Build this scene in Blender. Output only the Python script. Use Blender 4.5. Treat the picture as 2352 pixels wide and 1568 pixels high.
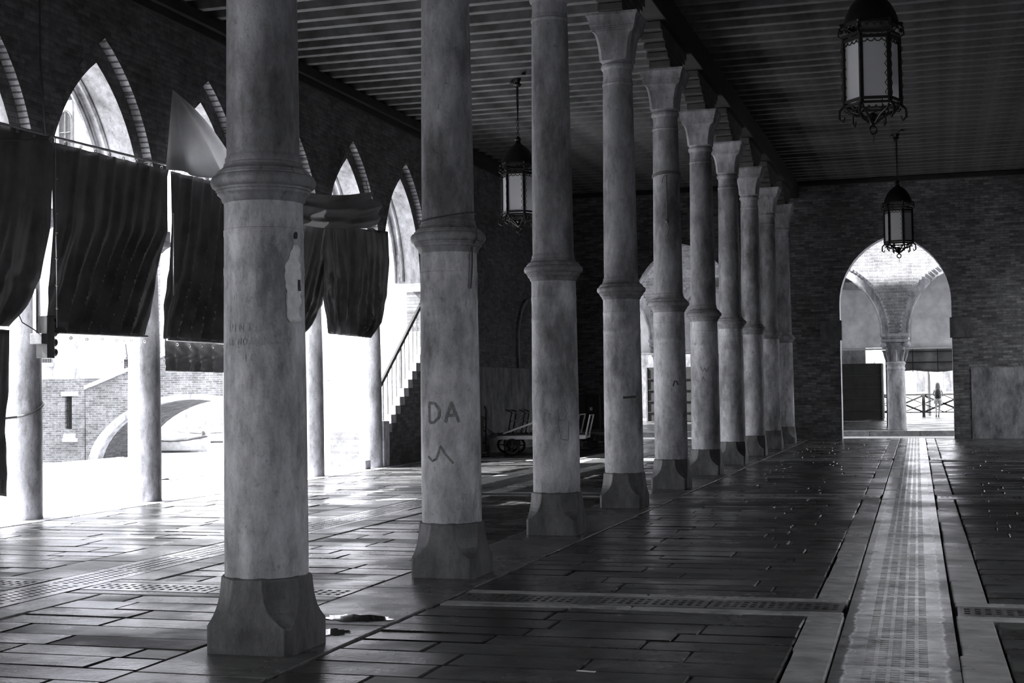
import bpy, bmesh, math, random
from mathutils import Vector, Matrix
random.seed(7)
PI = math.pi
S = bpy.context.scene
C = S.collection
for o in list(bpy.data.objects): bpy.data.objects.remove(o)

# ------------------------------------------------------------------ camera
F_PX, YAW, PITCH, ROLL = 3251.87, -0.29025, 0.03417, -0.01472
cy, sy = math.cos(YAW), math.sin(YAW)
fwd = Vector((sy * math.cos(PITCH), cy * math.cos(PITCH), math.sin(PITCH)))
rgt = Vector((cy, -sy, 0)); up = rgt.cross(fwd)
r2 = rgt * math.cos(ROLL) + up * math.sin(ROLL)
u2 = -rgt * math.sin(ROLL) + up * math.cos(ROLL)
cam_data = bpy.data.cameras.new('camera')
cam_data.sensor_fit = 'HORIZONTAL'; cam_data.sensor_width = 36.0
cam_data.lens = F_PX / 2352 * 36.0
cam_data.clip_end = 600; cam_data.clip_start = 0.05
cam = bpy.data.objects.new('camera', cam_data); C.objects.link(cam)
M = Matrix((r2, u2, -fwd)).transposed().to_4x4()
M.translation = Vector((0, 0, 1.6)); cam.matrix_world = M
S.camera = cam

# ------------------------------------------------------------------ sky, sun, exposure
W = bpy.data.worlds.new('sky'); S.world = W; W.use_nodes = True
bg = W.node_tree.nodes['Background']
bg.inputs[0].default_value = (0.97, 0.99, 1.0, 1); bg.inputs[1].default_value = 4.0
sd = bpy.data.lights.new('sun', 'SUN'); sd.energy = 27.0; sd.angle = 0.009; sd.color = (1, 1, 1)
sun = bpy.data.objects.new('sun', sd); C.objects.link(sun)
sun.rotation_euler = Vector((1.0, 0.28, -0.96)).to_track_quat('-Z', 'Y').to_euler()
S.view_settings.view_transform = 'Standard'; S.view_settings.look = 'None'
S.view_settings.gamma = 1.0; S.view_settings.use_curve_mapping = False
S.view_settings.exposure = 0.5

# ------------------------------------------------------------------ materials
def nt(name):
    m = bpy.data.materials.new(name); m.use_nodes = True
    t = m.node_tree
    return m, t, t.nodes['Principled BSDF']
def g(v, a=1): return (v, v, v * 1.02, a)
def ramp(t, src, stops):
    r = t.nodes.new('ShaderNodeValToRGB'); e = r.color_ramp.elements
    while len(e) < len(stops): e.new(0.5)
    for k, (p, v) in enumerate(stops): e[k].position = p; e[k].color = g(v)
    t.links.new(src, r.inputs[0]); return r.outputs[0]
def noise(t, scale, detail=6, rough=0.6, vec=None, stretch=None):
    n = t.nodes.new('ShaderNodeTexNoise'); n.inputs['Scale'].default_value = scale
    n.inputs['Detail'].default_value = detail; n.inputs['Roughness'].default_value = rough
    if vec is None:
        tc = t.nodes.new('ShaderNodeTexCoord'); vec = tc.outputs['Object']
    if stretch:
        mp = t.nodes.new('ShaderNodeMapping'); mp.inputs['Scale'].default_value = stretch
        t.links.new(vec, mp.inputs[0]); vec = mp.outputs[0]
    t.links.new(vec, n.inputs['Vector']); return n.outputs['Fac']
def mixc(t, a, b, fac, mode='MULTIPLY'):
    m = t.nodes.new('ShaderNodeMix'); m.data_type = 'RGBA'; m.blend_type = mode
    for s, v in ((6, a), (7, b), (0, fac)):
        if hasattr(v, 'links'): t.links.new(v, m.inputs[s])
        else: m.inputs[s].default_value = v
    return m.outputs[2]
def bump(t, b, h, strength, dist=0.02, prev=None):
    n = t.nodes.new('ShaderNodeBump'); n.inputs['Strength'].default_value = strength
    n.inputs['Distance'].default_value = dist
    t.links.new(h, n.inputs['Height'])
    if prev: t.links.new(prev, n.inputs['Normal'])
    t.links.new(n.outputs[0], b.inputs['Normal']); return n.outputs[0]
def plain(name, v, rough=0.6, metal=0.0, var=0.25, scale=6.0, bmp=0.15):
    m, t, b = nt(name)
    n = noise(t, scale)
    c = ramp(t, n, [(0.3, v * (1 - var)), (0.7, v * (1 + var))])
    t.links.new(c, b.inputs['Base Color']); b.inputs['Roughness'].default_value = rough
    b.inputs['Metallic'].default_value = metal
    if bmp: bump(t, b, noise(t, scale * 8), bmp, 0.01)
    return m
def stone(name, lo, hi, rough=0.6, streak=True):
    m, t, b = nt(name)
    oi = t.nodes.new('ShaderNodeObjectInfo'); tc = t.nodes.new('ShaderNodeTexCoord')
    geo = t.nodes.new('ShaderNodeNewGeometry')
    vec = geo.outputs['Position']
    n1 = noise(t, 1.7, 8, 0.65, vec, (1, 1, 0.55))
    n2 = noise(t, 9, 6, 0.7, vec, (1, 1, 0.4))
    n3 = noise(t, 45, 4, 0.6, vec)
    n4 = noise(t, 3.2, 10, 0.75, vec, (1, 1, 0.3)); n5 = noise(t, 13, 8, 0.75, vec, (1, 1, 0.75))
    c = ramp(t, n1, [(0.36, lo * 0.8), (0.5, (lo + hi) / 2), (0.63, hi)])
    c = mixc(t, c, ramp(t, n4, [(0.36, 0.35), (0.5, 0.9), (0.62, 1.15)]), 0.8)
    c = mixc(t, c, ramp(t, n5, [(0.33, 0.3), (0.42, 1.0)]), 0.6)
    c = mixc(t, c, ramp(t, n2, [(0.35, 0.5), (0.6, 1.0)]), 0.6)
    c = mixc(t, c, ramp(t, n3, [(0.3, 0.6), (0.45, 1.0)]), 0.5)
    t.links.new(c, b.inputs['Base Color'])
    t.links.new(ramp(t, n2, [(0.3, rough + .15), (0.7, rough - .1)]), b.inputs['Roughness'])
    bump(t, b, n3, 0.25, 0.01, bump(t, b, n2, 0.2, 0.03))
    return m
def brick(name, lo, hi, mortar, mapping, bw=0.27, bh=0.075, ms=0.012, rough=0.85, bmp=0.6, plaster=None):
    """mapping: which world axes run along and up the wall, e.g. 'yz'."""
    m, t, b = nt(name)
    geo = t.nodes.new('ShaderNodeNewGeometry')
    sp = t.nodes.new('ShaderNodeSeparateXYZ'); t.links.new(geo.outputs['Position'], sp.inputs[0])
    cb = t.nodes.new('ShaderNodeCombineXYZ')
    if mapping == 'xy+z':
        ad = t.nodes.new('ShaderNodeMath'); ad.operation = 'ADD'
        t.links.new(sp.outputs[0], ad.inputs[0]); t.links.new(sp.outputs[1], ad.inputs[1])
        t.links.new(ad.outputs[0], cb.inputs[0]); t.links.new(sp.outputs[2], cb.inputs[1])
    else:
        ax = {'x': 0, 'y': 1, 'z': 2}
        t.links.new(sp.outputs[ax[mapping[0]]], cb.inputs[0]); t.links.new(sp.outputs[ax[mapping[1]]], cb.inputs[1])
    # slight waviness of the courses
    wn = t.nodes.new('ShaderNodeTexNoise'); wn.inputs['Scale'].default_value = 1.2
    t.links.new(geo.outputs['Position'], wn.inputs['Vector'])
    va = t.nodes.new('ShaderNodeVectorMath'); va.operation = 'SCALE'; va.inputs['Scale'].default_value = 0.05
    t.links.new(wn.outputs['Color'], va.inputs[0])
    vb = t.nodes.new('ShaderNodeVectorMath'); vb.operation = 'ADD'
    t.links.new(cb.outputs[0], vb.inputs[0]); t.links.new(va.outputs[0], vb.inputs[1])
    br = t.nodes.new('ShaderNodeTexBrick')
    br.inputs['Scale'].default_value = 1; br.inputs['Brick Width'].default_value = bw
    br.inputs['Row Height'].default_value = bh; br.inputs['Mortar Size'].default_value = ms
    br.inputs['Mortar Smooth'].default_value = 0.4; br.inputs['Bias'].default_value = 0.0
    br.inputs['Color1'].default_value = g(lo); br.inputs['Color2'].default_value = g(hi)
    br.inputs['Mortar'].default_value = g(mortar)
    t.links.new(vb.outputs[0], br.inputs['Vector'])
    n1 = noise(t, 0.9, 8, 0.7, geo.outputs['Position'])
    n2 = noise(t, 7, 6, 0.7, geo.outputs['Position'])
    n3 = noise(t, 40, 4, 0.7, geo.outputs['Position'])
    c = mixc(t, br.outputs['Color'], ramp(t, n1, [(0.35, 0.5), (0.65, 1.15)]), 0.8)
    c = mixc(t, c, ramp(t, n2, [(0.35, 0.45), (0.6, 1.1)]), 0.7)
    t.links.new(c, b.inputs['Base Color']); b.inputs['Roughness'].default_value = rough
    inv = t.nodes.new('ShaderNodeMath'); inv.operation = 'SUBTRACT'; inv.inputs[0].default_value = 1
    t.links.new(br.outputs['Fac'], inv.inputs[1])
    p = bump(t, b, inv.outputs[0], bmp, 0.015)
    p = bump(t, b, n3, 0.5, 0.012, p)
    return m
def wet(name, lo, hi, r0, r1, bmp=0.35, att=True, bs=28.0, spec=0.5):
    m, t, b = nt(name)
    geo = t.nodes.new('ShaderNodeNewGeometry'); P = geo.outputs['Position']
    n1 = noise(t, 0.8, 6, 0.6, P); n2 = noise(t, 6, 6, 0.65, P, (0.6, 1, 1)); n3 = noise(t, bs, 5, 0.65, P)
    c = ramp(t, n2, [(0.35, lo), (0.65, hi)])
    rr = ramp(t, n1, [(0.38, r0), (0.62, r1)])
    if att:
        a = t.nodes.new('ShaderNodeAttribute'); a.attribute_name = 'tone'
        c = mixc(t, c, a.outputs['Color'], 0.8)
        rr2 = t.nodes.new('ShaderNodeMath'); rr2.operation = 'MULTIPLY'
        mr = t.nodes.new('ShaderNodeMapRange'); mr.inputs[1].default_value = 0.3; mr.inputs[2].default_value = 1.0
        mr.inputs[3].default_value = 0.65; mr.inputs[4].default_value = 1.35
        t.links.new(a.outputs['Fac'], mr.inputs[0])
        t.links.new(rr, rr2.inputs[0]); t.links.new(mr.outputs[0], rr2.inputs[1]); rr = rr2.outputs[0]
    t.links.new(c, b.inputs['Base Color']); t.links.new(rr, b.inputs['Roughness'])
    b.inputs['Specular IOR Level'].default_value = spec
    p = bump(t, b, n2, bmp * 0.5, 0.02)
    bump(t, b, n3, bmp, 0.006, p)
    return m
def cloth(name, v, rough=0.45, trans=0.0):
    m, t, b = nt(name)
    n1 = noise(t, 2.5, 6, 0.6); n2 = noise(t, 14, 5, 0.6)
    c = ramp(t, n1, [(0.35, v * 0.7), (0.65, v * 1.3)])
    t.links.new(c, b.inputs['Base Color']); b.inputs['Roughness'].default_value = rough
    bump(t, b, n2, 0.25, 0.02)
    if trans:
        tr = t.nodes.new('ShaderNodeBsdfTranslucent'); tr.inputs[0].default_value = g(min(1, v * 2.0))
        mx = t.nodes.new('ShaderNodeMixShader'); mx.inputs[0].default_value = trans
        out = t.nodes['Material Output']
        t.links.new(b.outputs[0], mx.inputs[1]); t.links.new(tr.outputs[0], mx.inputs[2])
        t.links.new(mx.outputs[0], out.inputs[0])
    return m

MT = {}
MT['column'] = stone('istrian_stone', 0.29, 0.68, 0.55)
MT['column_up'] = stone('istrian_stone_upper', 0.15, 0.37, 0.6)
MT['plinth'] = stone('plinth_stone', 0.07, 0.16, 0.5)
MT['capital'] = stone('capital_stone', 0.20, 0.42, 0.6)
MT['arcade_column'] = stone('arcade_column_stone', 0.34, 0.6, 0.6)
MT['reveal'] = stone('reveal_stone', 0.2, 0.34, 0.6)
MT['pale_stone'] = stone('pale_stone', 0.5, 0.75, 0.6)
MT['brick_yz'] = brick('brick_wall_yz', 0.10, 0.22, 0.15, 'yz')
MT['brick_xz'] = brick('brick_wall_xz', 0.08, 0.25, 0.14, 'xz')
MT['brick_edge'] = brick('brick_arch_edge', 0.25, 0.4, 0.08, 'yz', 0.5, 0.075)
MT['plaster_dark'] = stone('old_plaster', 0.16, 0.36, 0.8)
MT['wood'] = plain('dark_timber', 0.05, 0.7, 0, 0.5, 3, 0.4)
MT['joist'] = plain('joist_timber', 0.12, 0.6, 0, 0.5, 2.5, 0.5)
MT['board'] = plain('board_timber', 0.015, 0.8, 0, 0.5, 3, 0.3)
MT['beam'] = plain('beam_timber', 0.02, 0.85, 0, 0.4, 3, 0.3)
MT['slab'] = wet('wet_paving', 0.02, 0.08, 0.14, 0.42, 0.55)
MT['joint'] = plain('paving_joint', 0.015, 0.8)
MT['band'] = wet('pebbled_band', 0.05, 0.13, 0.14, 0.4, 0.7, False, 60)
MT['kerb'] = wet('kerb_stone', 0.18, 0.42, 0.2, 0.42, 0.6, False, 30)
MT['grate_dark'] = wet('dark_grate_stone', 0.05, 0.13, 0.14, 0.34, 0.25, False, 40)
MT['grate'] = wet('grate_stone', 0.18, 0.72, 0.10, 0.3, 0.25, False, 40)
def edge_stain(m):
    t = m.node_tree; b = t.nodes['Principled BSDF']; tc = t.nodes.new('ShaderNodeTexCoord')
    src = b.inputs['Base Color'].links[0].from_socket
    sp = t.nodes.new('ShaderNodeSeparateXYZ'); t.links.new(tc.outputs['Object'], sp.inputs[0])
    ab = t.nodes.new('ShaderNodeMath'); ab.operation = 'ABSOLUTE'; t.links.new(sp.outputs[0], ab.inputs[0])
    geo = t.nodes.new('ShaderNodeNewGeometry'); n = noise(t, 5, 4, .6, geo.outputs['Position'])
    ml = t.nodes.new('ShaderNodeMath'); ml.operation = 'MULTIPLY_ADD'; ml.inputs[1].default_value = .10
    t.links.new(n, ml.inputs[0]); t.links.new(ab.outputs[0], ml.inputs[2])
    k = ramp(t, ml.outputs[0], [(0.0, 1.0), (0.315, 1.0), (0.325, 1.5), (0.335, 1.0), (0.345, 0.28)])
    t.links.new(mixc(t, src, k, 1.0), b.inputs['Base Color'])
edge_stain(MT['grate'])
MT['pit'] = plain('drain_pit', 0.004, 0.9)
MT['tarp'] = cloth('black_tarpaulin', 0.12, 0.34)
MT['tarp_grey'] = cloth('grey_tarpaulin', 0.12, 0.4, 0.35)
MT['tarp_thin'] = cloth('thin_grey_tarpaulin', 0.34, 0.5, 0.5)
MT['awning'] = cloth('pale_awning', 0.72, 0.6, 0.4)
MT['iron'] = plain('wrought_iron', 0.012, 0.42, 0.4, 0.4, 20, 0.2)
MT['steel'] = plain('galvanised_steel', 0.35, 0.35, 0.8, 0.2, 20, 0.1)
MT['rope'] = plain('rope', 0.12, 0.8, 0, 0.3, 40)
MT['pale_rope'] = plain('pale_rope', 0.45, 0.8, 0, 0.3, 40)
MT['dark_metal'] = plain('dark_painted_metal', 0.03, 0.4, 0.3, 0.3, 10, 0.1)
MT['grey_metal'] = plain('grey_painted_metal', 0.12, 0.45, 0.2, 0.3, 10, 0.1)
MT['white_paint'] = plain('white_paint', 0.75, 0.5, 0, 0.1)
MT['pavement'] = plain('pale_pavement', 0.6, 0.55, 0, 0.12, 1.0, 0.2)
MT['water'] = plain('canal_water', 0.6, 0.15, 0, 0.1, 0.5, 0.35)
MT['opp_brick'] = brick('weathered_brick', 0.12, 0.25, 0.34, 'xz', 0.28, 0.078, 0.013)
MT['opp_brick_x'] = brick('weathered_brick_x', 0.36, 0.5, 0.55, 'xz', 0.30, 0.1, 0.015)
MT['opp_plaster'] = stone('pale_plaster', 0.6, 0.85, 0.8)
MT['white_wall'] = stone('white_render', 0.7, 0.85, 0.8)
MT['window_dark'] = plain('dark_window', 0.03, 0.3)
MT['poster'] = plain('torn_poster', 0.75, 0.7, 0, 0.15, 20)
MT['chalk'] = plain('chalk_scrawl', 0.34, 0.9)
MT['soot'] = plain('black_scrawl', 0.05, 0.8)
MT['faint'] = plain('faint_scrawl', 0.19, 0.8, 0, 0.5, 30)
MT['hair'] = plain('hair', 0.14, 0.6, 0, 0.3, 60)
MT['skin'] = plain('skin', 0.45, 0.5, 0, 0.05)
MT['shirt'] = plain('shirt', 0.5, 0.8, 0, 0.1, 30)
MT['shorts'] = plain('shorts', 0.5, 0.8, 0, 0.25, 30)
MT['backpack'] = plain('backpack', 0.04, 0.6)
MT['boat'] = plain('boat_paint', 0.5, 0.4, 0, 0.2)
MT['leaf'] = plain('foliage', 0.12, 0.6, 0, 0.4)
def pane_mat():
    m, t, b = nt('frosted_glass')
    b.inputs['Base Color'].default_value = g(0.75); b.inputs['Roughness'].default_value = 0.55
    tr = t.nodes.new('ShaderNodeBsdfTranslucent'); tr.inputs[0].default_value = g(0.9)
    mx = t.nodes.new('ShaderNodeMixShader'); mx.inputs[0].default_value = 0.5
    t.links.new(b.outputs[0], mx.inputs[1]); t.links.new(tr.outputs[0], mx.inputs[2])
    t.links.new(mx.outputs[0], t.nodes['Material Output'].inputs[0])
    return m
MT['pane'] = pane_mat()

# ------------------------------------------------------------------ mesh helpers
class MB:
    def __init__(s): s.v = []; s.f = []; s.sm = []
    def add(s, vs, fs, smooth=False):
        b = len(s.v); s.v += [tuple(v) for v in vs]
        for f in fs: s.f.append(tuple(b + i for i in f)); s.sm.append(smooth)
        return s
    def box(s, x0, x1, y0, y1, z0, z1):
        vs = [(x, y, z) for x in (x0, x1) for y in (y0, y1) for z in (z0, z1)]
        return s.add(vs, [(0, 1, 3, 2), (4, 6, 7, 5), (0, 4, 5, 1), (2, 3, 7, 6), (0, 2, 6, 4), (1, 5, 7, 3)])
    def bar(s, a, b, w, h=None, upv=(0, 0, 1)):
        h = h or w; a = Vector(a); b = Vector(b); d = (b - a).normalized(); u = Vector(upv)
        if abs(d.dot(u)) > 0.98: u = Vector((0, 1, 0))
        x = d.cross(u).normalized(); z = x.cross(d)
        vs = []
        for p in (a, b):
            for i, j in ((-1, -1), (1, -1), (1, 1), (-1, 1)): vs.append(p + x * (i * w / 2) + z * (j * h / 2))
        return s.add(vs, [(3, 2, 1, 0), (4, 5, 6, 7), (0, 1, 5, 4), (1, 2, 6, 5), (2, 3, 7, 6), (3, 0, 4, 7)])
    def tube(s, pts, r, n=8, closed=False):
        pts = [Vector(p) for p in pts]; rings = []; N = len(pts)
        rr = r if isinstance(r, (list, tuple)) else [r] * N
        prev = None
        for i, p in enumerate(pts):
            if closed: d = pts[(i + 1) % N] - pts[i - 1]
            else: d = pts[min(i + 1, N - 1)] - pts[max(i - 1, 0)]
            d = d.normalized() if d.length > 1e-9 else Vector((0, 0, 1))
            if prev is None:
                x = d.orthogonal().normalized()
            else:
                x = prev - d * prev.dot(d); x = x.normalized() if x.length > 1e-6 else d.orthogonal().normalized()
            prev = x; y = d.cross(x)
            rings.append([p + (x * math.cos(2 * PI * k / n) + y * math.sin(2 * PI * k / n)) * rr[i] for k in range(n)])
        vs = [v for ring in rings for v in ring]; fs = []
        for i in range(N if closed else N - 1):
            j = (i + 1) % N
            for k in range(n): fs.append((i * n + k, i * n + (k + 1) % n, j * n + (k + 1) % n, j * n + k))
        if not closed:
            fs.append(tuple(range(n - 1, -1, -1))); fs.append(tuple((N - 1) * n + k for k in range(n)))
        return s.add(vs, fs, True)
    def lathe(s, prof, n=48, c=(0, 0), smooth=True, a0=0.0):
        vs = []; fs = []
        for r, z in prof:
            for k in range(n):
                a = a0 + 2 * PI * k / n; vs.append((c[0] + r * math.cos(a), c[1] + r * math.sin(a), z))
        m = len(prof)
        for i in range(m - 1):
            for k in range(n): fs.append((i * n + k, i * n + (k + 1) % n, (i + 1) * n + (k + 1) % n, (i + 1) * n + k))
        fs.append(tuple(range(n - 1, -1, -1))); fs.append(tuple((m - 1) * n + k for k in range(n)))
        return s.add(vs, fs, smooth)
    def loft(s, rings, smooth=False, cap=True):
        n = len(rings[0]); vs = [v for r in rings for v in r]; fs = []
        for i in range(len(rings) - 1):
            for k in range(n): fs.append((i * n + k, i * n + (k + 1) % n, (i + 1) * n + (k + 1) % n, (i + 1) * n + k))
        if cap: fs.append(tuple(range(n - 1, -1, -1))); fs.append(tuple((len(rings) - 1) * n + k for k in range(n)))
        return s.add(vs, fs, smooth)
    def grid(s, P, smooth=True):
        """P[i][j] points"""
        a = len(P); b = len(P[0]); vs = [p for r in P for p in r]; fs = []
        for i in range(a - 1):
            for j in range(b - 1): fs.append((i * b + j, i * b + j + 1, (i + 1) * b + j + 1, (i + 1) * b + j))
        return s.add(vs, fs, smooth)
    def sphere(s, c, r, n=12, sq=(1, 1, 1)):
        prof = [(r * math.sin(PI * k / n), -r * math.cos(PI * k / n)) for k in range(n + 1)]
        prof = [(max(a, 1e-4), z) for a, z in prof]
        vs = []; fs = []
        for a, z in prof:
            for k in range(n): vs.append((c[0] + a * math.cos(2 * PI * k / n) * sq[0], c[1] + a * math.sin(2 * PI * k / n) * sq[1], c[2] + z * sq[2]))
        for i in range(n):
            for k in range(n): fs.append((i * n + k, i * n + (k + 1) % n, (i + 1) * n + (k + 1) % n, (i + 1) * n + k))
        return s.add(vs, fs, True)
    def build(s, name, mat, parent=None, solid=0, bevel=0, recalc=True, auto=False):
        me = bpy.data.meshes.new(name); me.from_pydata(s.v, [], s.f)
        for p, sm in zip(me.polygons, s.sm): p.use_smooth = sm
        me.materials.append(MT[mat] if isinstance(mat, str) else mat)
        if recalc:
            bm = bmesh.new(); bm.from_mesh(me); bmesh.ops.recalc_face_normals(bm, faces=bm.faces); bm.to_mesh(me); bm.free()
        if any(s.sm):
            me.set_sharp_from_angle(angle=math.radians(32))
        me.update()
        o = bpy.data.objects.new(name, me); C.objects.link(o)
        if parent: o.parent = parent
        if solid:
            md = o.modifiers.new('solid', 'SOLIDIFY'); md.thickness = solid; md.offset = 0
        if bevel:
            md = o.modifiers.new('bevel', 'BEVEL'); md.width = bevel; md.segments = 2; md.limit_method = 'ANGLE'
        return o
def tag(o, label, cat, group=None, kind=None):
    o['label'] = label; o['category'] = cat
    if group: o['group'] = group
    if kind: o['kind'] = kind
    return o
def thing(name, label, cat, loc=(0, 0, 0), rz=0, group=None):
    o = bpy.data.objects.new(name, None); C.objects.link(o); o.empty_display_size = 0.2
    o.location = loc; o.rotation_euler = (0, 0, rz)
    return tag(o, label, cat, group)
def struct(o):
    o['kind'] = 'structure'; return o
def dup(root, loc, rz=0, label=None, group=None, skip=()):
    r = root.copy(); C.objects.link(r); r.location = loc; r.rotation_euler = (0, 0, rz)
    if label: r['label'] = label
    if group: r['group'] = group
    for ch in list(root.children):
        if ch.get('own'): continue
        c = ch.copy(); C.objects.link(c); c.parent = r
        for gch in ch.children:
            d = gch.copy(); C.objects.link(d); d.parent = c
    return r
def outline(uc, half, zs, rise, zb, n=12):
    R = (half * half + rise * rise) / (2 * half); pts = []
    if zb < zs - 1e-6: pts.append((uc - half, zb))
    cx = uc - half + R; t1 = math.acos((uc - cx) / R)
    for k in range(n + 1):
        t = PI + (t1 - PI) * k / n; pts.append((cx + R * math.cos(t), zs + R * math.sin(t)))
    for u, z in list(reversed(pts))[1:]: pts.append((2 * uc - u, z))
    return pts
def arch_face(mb, u0, u1, zb, z1, holes, w, P):
    """a wall face at depth w from u0 to u1 with holes (lists of (u,z))"""
    cur = u0
    for h in holes:
        a = h[0][0]; e = h[-1][0]
        if a - cur > 1e-6: mb.add([P(cur, w, zb), P(a, w, zb), P(a, w, z1), P(cur, w, z1)], [(0, 1, 2, 3)])
        for p, q in zip(h[:-1], h[1:]):
            if abs(p[0] - q[0]) < 1e-6: continue
            mb.add([P(p[0], w, p[1]), P(q[0], w, q[1]), P(q[0], w, z1), P(p[0], w, z1)], [(0, 1, 2, 3)])
        cur = e
    if u1 - cur > 1e-6: mb.add([P(cur, w, zb), P(u1, w, zb), P(u1, w, z1), P(cur, w, z1)], [(0, 1, 2, 3)])
def reveal(mb, h, w0, w1, P):
    for p, q in zip(h[:-1], h[1:]):
        mb.add([P(p[0], w0, p[1]), P(q[0], w0, q[1]), P(q[0], w1, q[1]), P(p[0], w1, p[1])], [(0, 1, 2, 3)], False)
def annulus(mb, h0, h1, w, P):
    for (p, q), (a, b) in zip(zip(h0[:-1], h0[1:]), zip(h1[:-1], h1[1:])):
        mb.add([P(p[0], w, p[1]), P(q[0], w, q[1]), P(b[0], w, b[1]), P(a[0], w, a[1])], [(0, 1, 2, 3)])
PL = lambda u, w, z: (w, u, z)     # walls running along Y
PF = lambda u, w, z: (u, w, z)     # walls running along X

# ================================================================== SETTING
COLX, COL0, BAY = -4.07, 8.15, 3.568
FARY = 43.0
WIN, WOUT = -11.2, -11.95          # left wall faces
TOPZ = 14.0  # wall tops and roof out of view, height set for the loggia shadow edge
# ---- drains: geometry of the right drain (slightly skewed to the aisle)
def dcx(y): return -0.25 - (y - 7.9) * 0.0122
LD0, LD1 = -7.40, -6.86            # left drain plates
CROSS = (10.48, 20.9, 31.3)
# ---- floor: individually tilted slabs in one mesh over a dark bed
def build_floor():
    mb = MB(); tone = []
    def slab(x0, x1, y0, y1, z=0.0):
        gp = random.uniform(0.004, 0.010); x0 += gp; x1 -= gp; y0 += gp; y1 -= gp
        if x1 - x0 < 0.05 or y1 - y0 < 0.05: return
        tx = random.gauss(0, 0.004); ty = random.gauss(0, 0.006); dz = random.uniform(-0.002, 0.002)
        cx, cyy = (x0 + x1) / 2, (y0 + y1) / 2
        b = 0.010
        j = lambda: random.uniform(-0.004, 0.004)
        def zz(x, y): return z + dz + (x - cx) * tx + (y - cyy) * ty
        o = [(x0 + j(), y0 + j()), (x1 + j(), y0 + j()), (x1 + j(), y1 + j()), (x0 + j(), y1 + j())]
        i = [(x0 + b, y0 + b), (x1 - b, y0 + b), (x1 - b, y1 - b), (x0 + b, y1 - b)]
        vs = [(x, y, z - 0.03) for x, y in o] + [(x, y, zz(x, y) - 0.007) for x, y in o] + [(x, y, zz(x, y)) for x, y in i]
        mb.add(vs, [(0, 1, 5, 4), (1, 2, 6, 5), (2, 3, 7, 6), (3, 0, 4, 7), (4, 5, 9, 8), (5, 6, 10, 9), (6, 7, 11, 10), (7, 4, 8, 11), (8, 9, 10, 11)])
        tone.extend([random.uniform(0.3, 1.0)] * 12)
    def rows(xa, xb, ya, yb, skip=None, h=0.33, wid=(0.75, 1.7)):
        y = ya
        while y < yb - 0.08:
            hh = min(h * random.uniform(0.85, 1.2), yb - y)
            if yb - y - hh < 0.15: hh = yb - y
            A = xa(y) if callable(xa) else xa; B = xb(y) if callable(xb) else xb
            x = A; first = random.uniform(0.3, 1.2)
            while x < B - 1e-6:
                wd = first if x == A else random.uniform(*wid)
                x2 = min(x + wd, B)
                if B - x2 < 0.25: x2 = B
                slab(x, x2, y, y + hh); x = x2
            y += hh
    segs = []; y = -7.0
    for c in CROSS: segs.append((y, c - 0.40)); y = c + 0.40
    segs.append((y, 43.7))
    for a, b in segs:
        rows(-11.05, -7.95, a, b); rows(-6.50, -4.50, a, b)
        rows(-3.62, lambda yy: dcx(yy) - 0.62, a, b); rows(lambda yy: dcx(yy) + 0.62, 3.4, a, b)
    me_o = mb.build('floor', 'slab', None)
    at = me_o.data.color_attributes.new('tone', 'FLOAT_COLOR', 'POINT')
    for k, v in enumerate(tone): at.data[k].color = (v, v, v, 1)
    struct(me_o)
    bed = MB().box(-11.4, 3.4, -7.0, 43.75, -0.5, -0.3)
    for xa, xb in ((-11.4, -7.42), (-6.84, -1.4), (0.5, 3.4)): bed.box(xa, xb, -7.0, 43.75, -.3, -.025)
    bed.build('paving_bed', 'joint', me_o)
    # bands under the columns: squares of pebbled stone between the column rows
    b = MB(); y = -7.0
    while y < 43.6:
        y2 = min(y + 1.784, 43.7); b.box(-4.48, -3.64, y + 0.008, y2 - 0.008, -0.2, 0.004); y = y2
    b.build('stone_band', 'band', me_o, bevel=0.008)
    b = MB(); y = -7.0
    while y < 43.6:
        y2 = min(y + random.uniform(1.4, 2.2), 43.7)
        b.box(-11.95, -11.08, y + 0.006, y2 - 0.006, -0.2, 0.003)
        y = y2
    b.build('arcade_sill', 'pale_stone', me_o, bevel=0.008)
    # kerb stones either side of both drains
    b = MB()
    def kerbs(f0, f1):
        y = -7.0
        while y < 43.4:
            y2 = min(y + random.uniform(0.9, 1.7), 43.7)
            for c in CROSS:
                if y < c - 0.40 < y2: y2 = c - 0.40
                if abs(y - (c - 0.40)) < 1e-4: y = c + 0.40; y2 = y + 1.2
            dz = random.uniform(-0.004, 0.006); dx = random.uniform(-0.012, 0.012)
            p = [(f0(y) + dx, y + .007), (f1(y), y + .007), (f1(y2), y2 - .007), (f0(y2) + dx, y2 - .007)]
            b.add([(x, yy, -0.2) for x, yy in p] + [(x, yy, 0.004 + dz) for x, yy in p],
                  [(3, 2, 1, 0), (4, 5, 6, 7), (0, 1, 5, 4), (1, 2, 6, 5), (2, 3, 7, 6), (3, 0, 4, 7)])
            y = y2
    kerbs(lambda y: dcx(y) - 0.61, lambda y: dcx(y) - 0.365); kerbs(lambda y: dcx(y) + 0.365, lambda y: dcx(y) + 0.61)
    kerbs(lambda y: -7.94, lambda y: LD0 - 0.01); kerbs(lambda y: LD1 + 0.01, lambda y: -6.51)
    for c in CROSS:      # strips along the cross drains
        for xa, xb in ((-11.05, -7.42), (-6.84, -4.49), (-3.62, dcx(c) - 0.37), (dcx(c) + 0.37, 3.4)):
            x = xa
            while x < xb - 1e-6:
                x2 = min(x + random.uniform(1.0, 1.6), xb)
                if xb - x2 < 0.3: x2 = xb
                for s in (-1, 1):
                    y0 = c + s * 0.305
                    b.box(x + .006, x2 - .006, y0 - 0.085, y0 + 0.085, -0.2, 0.004 + random.uniform(-.002, .004))
                x = x2
    b.build('kerb_stone', 'kerb', me_o, bevel=0.012)
    pit = MB()
    p0, p1 = -7.0, 43.7
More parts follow.
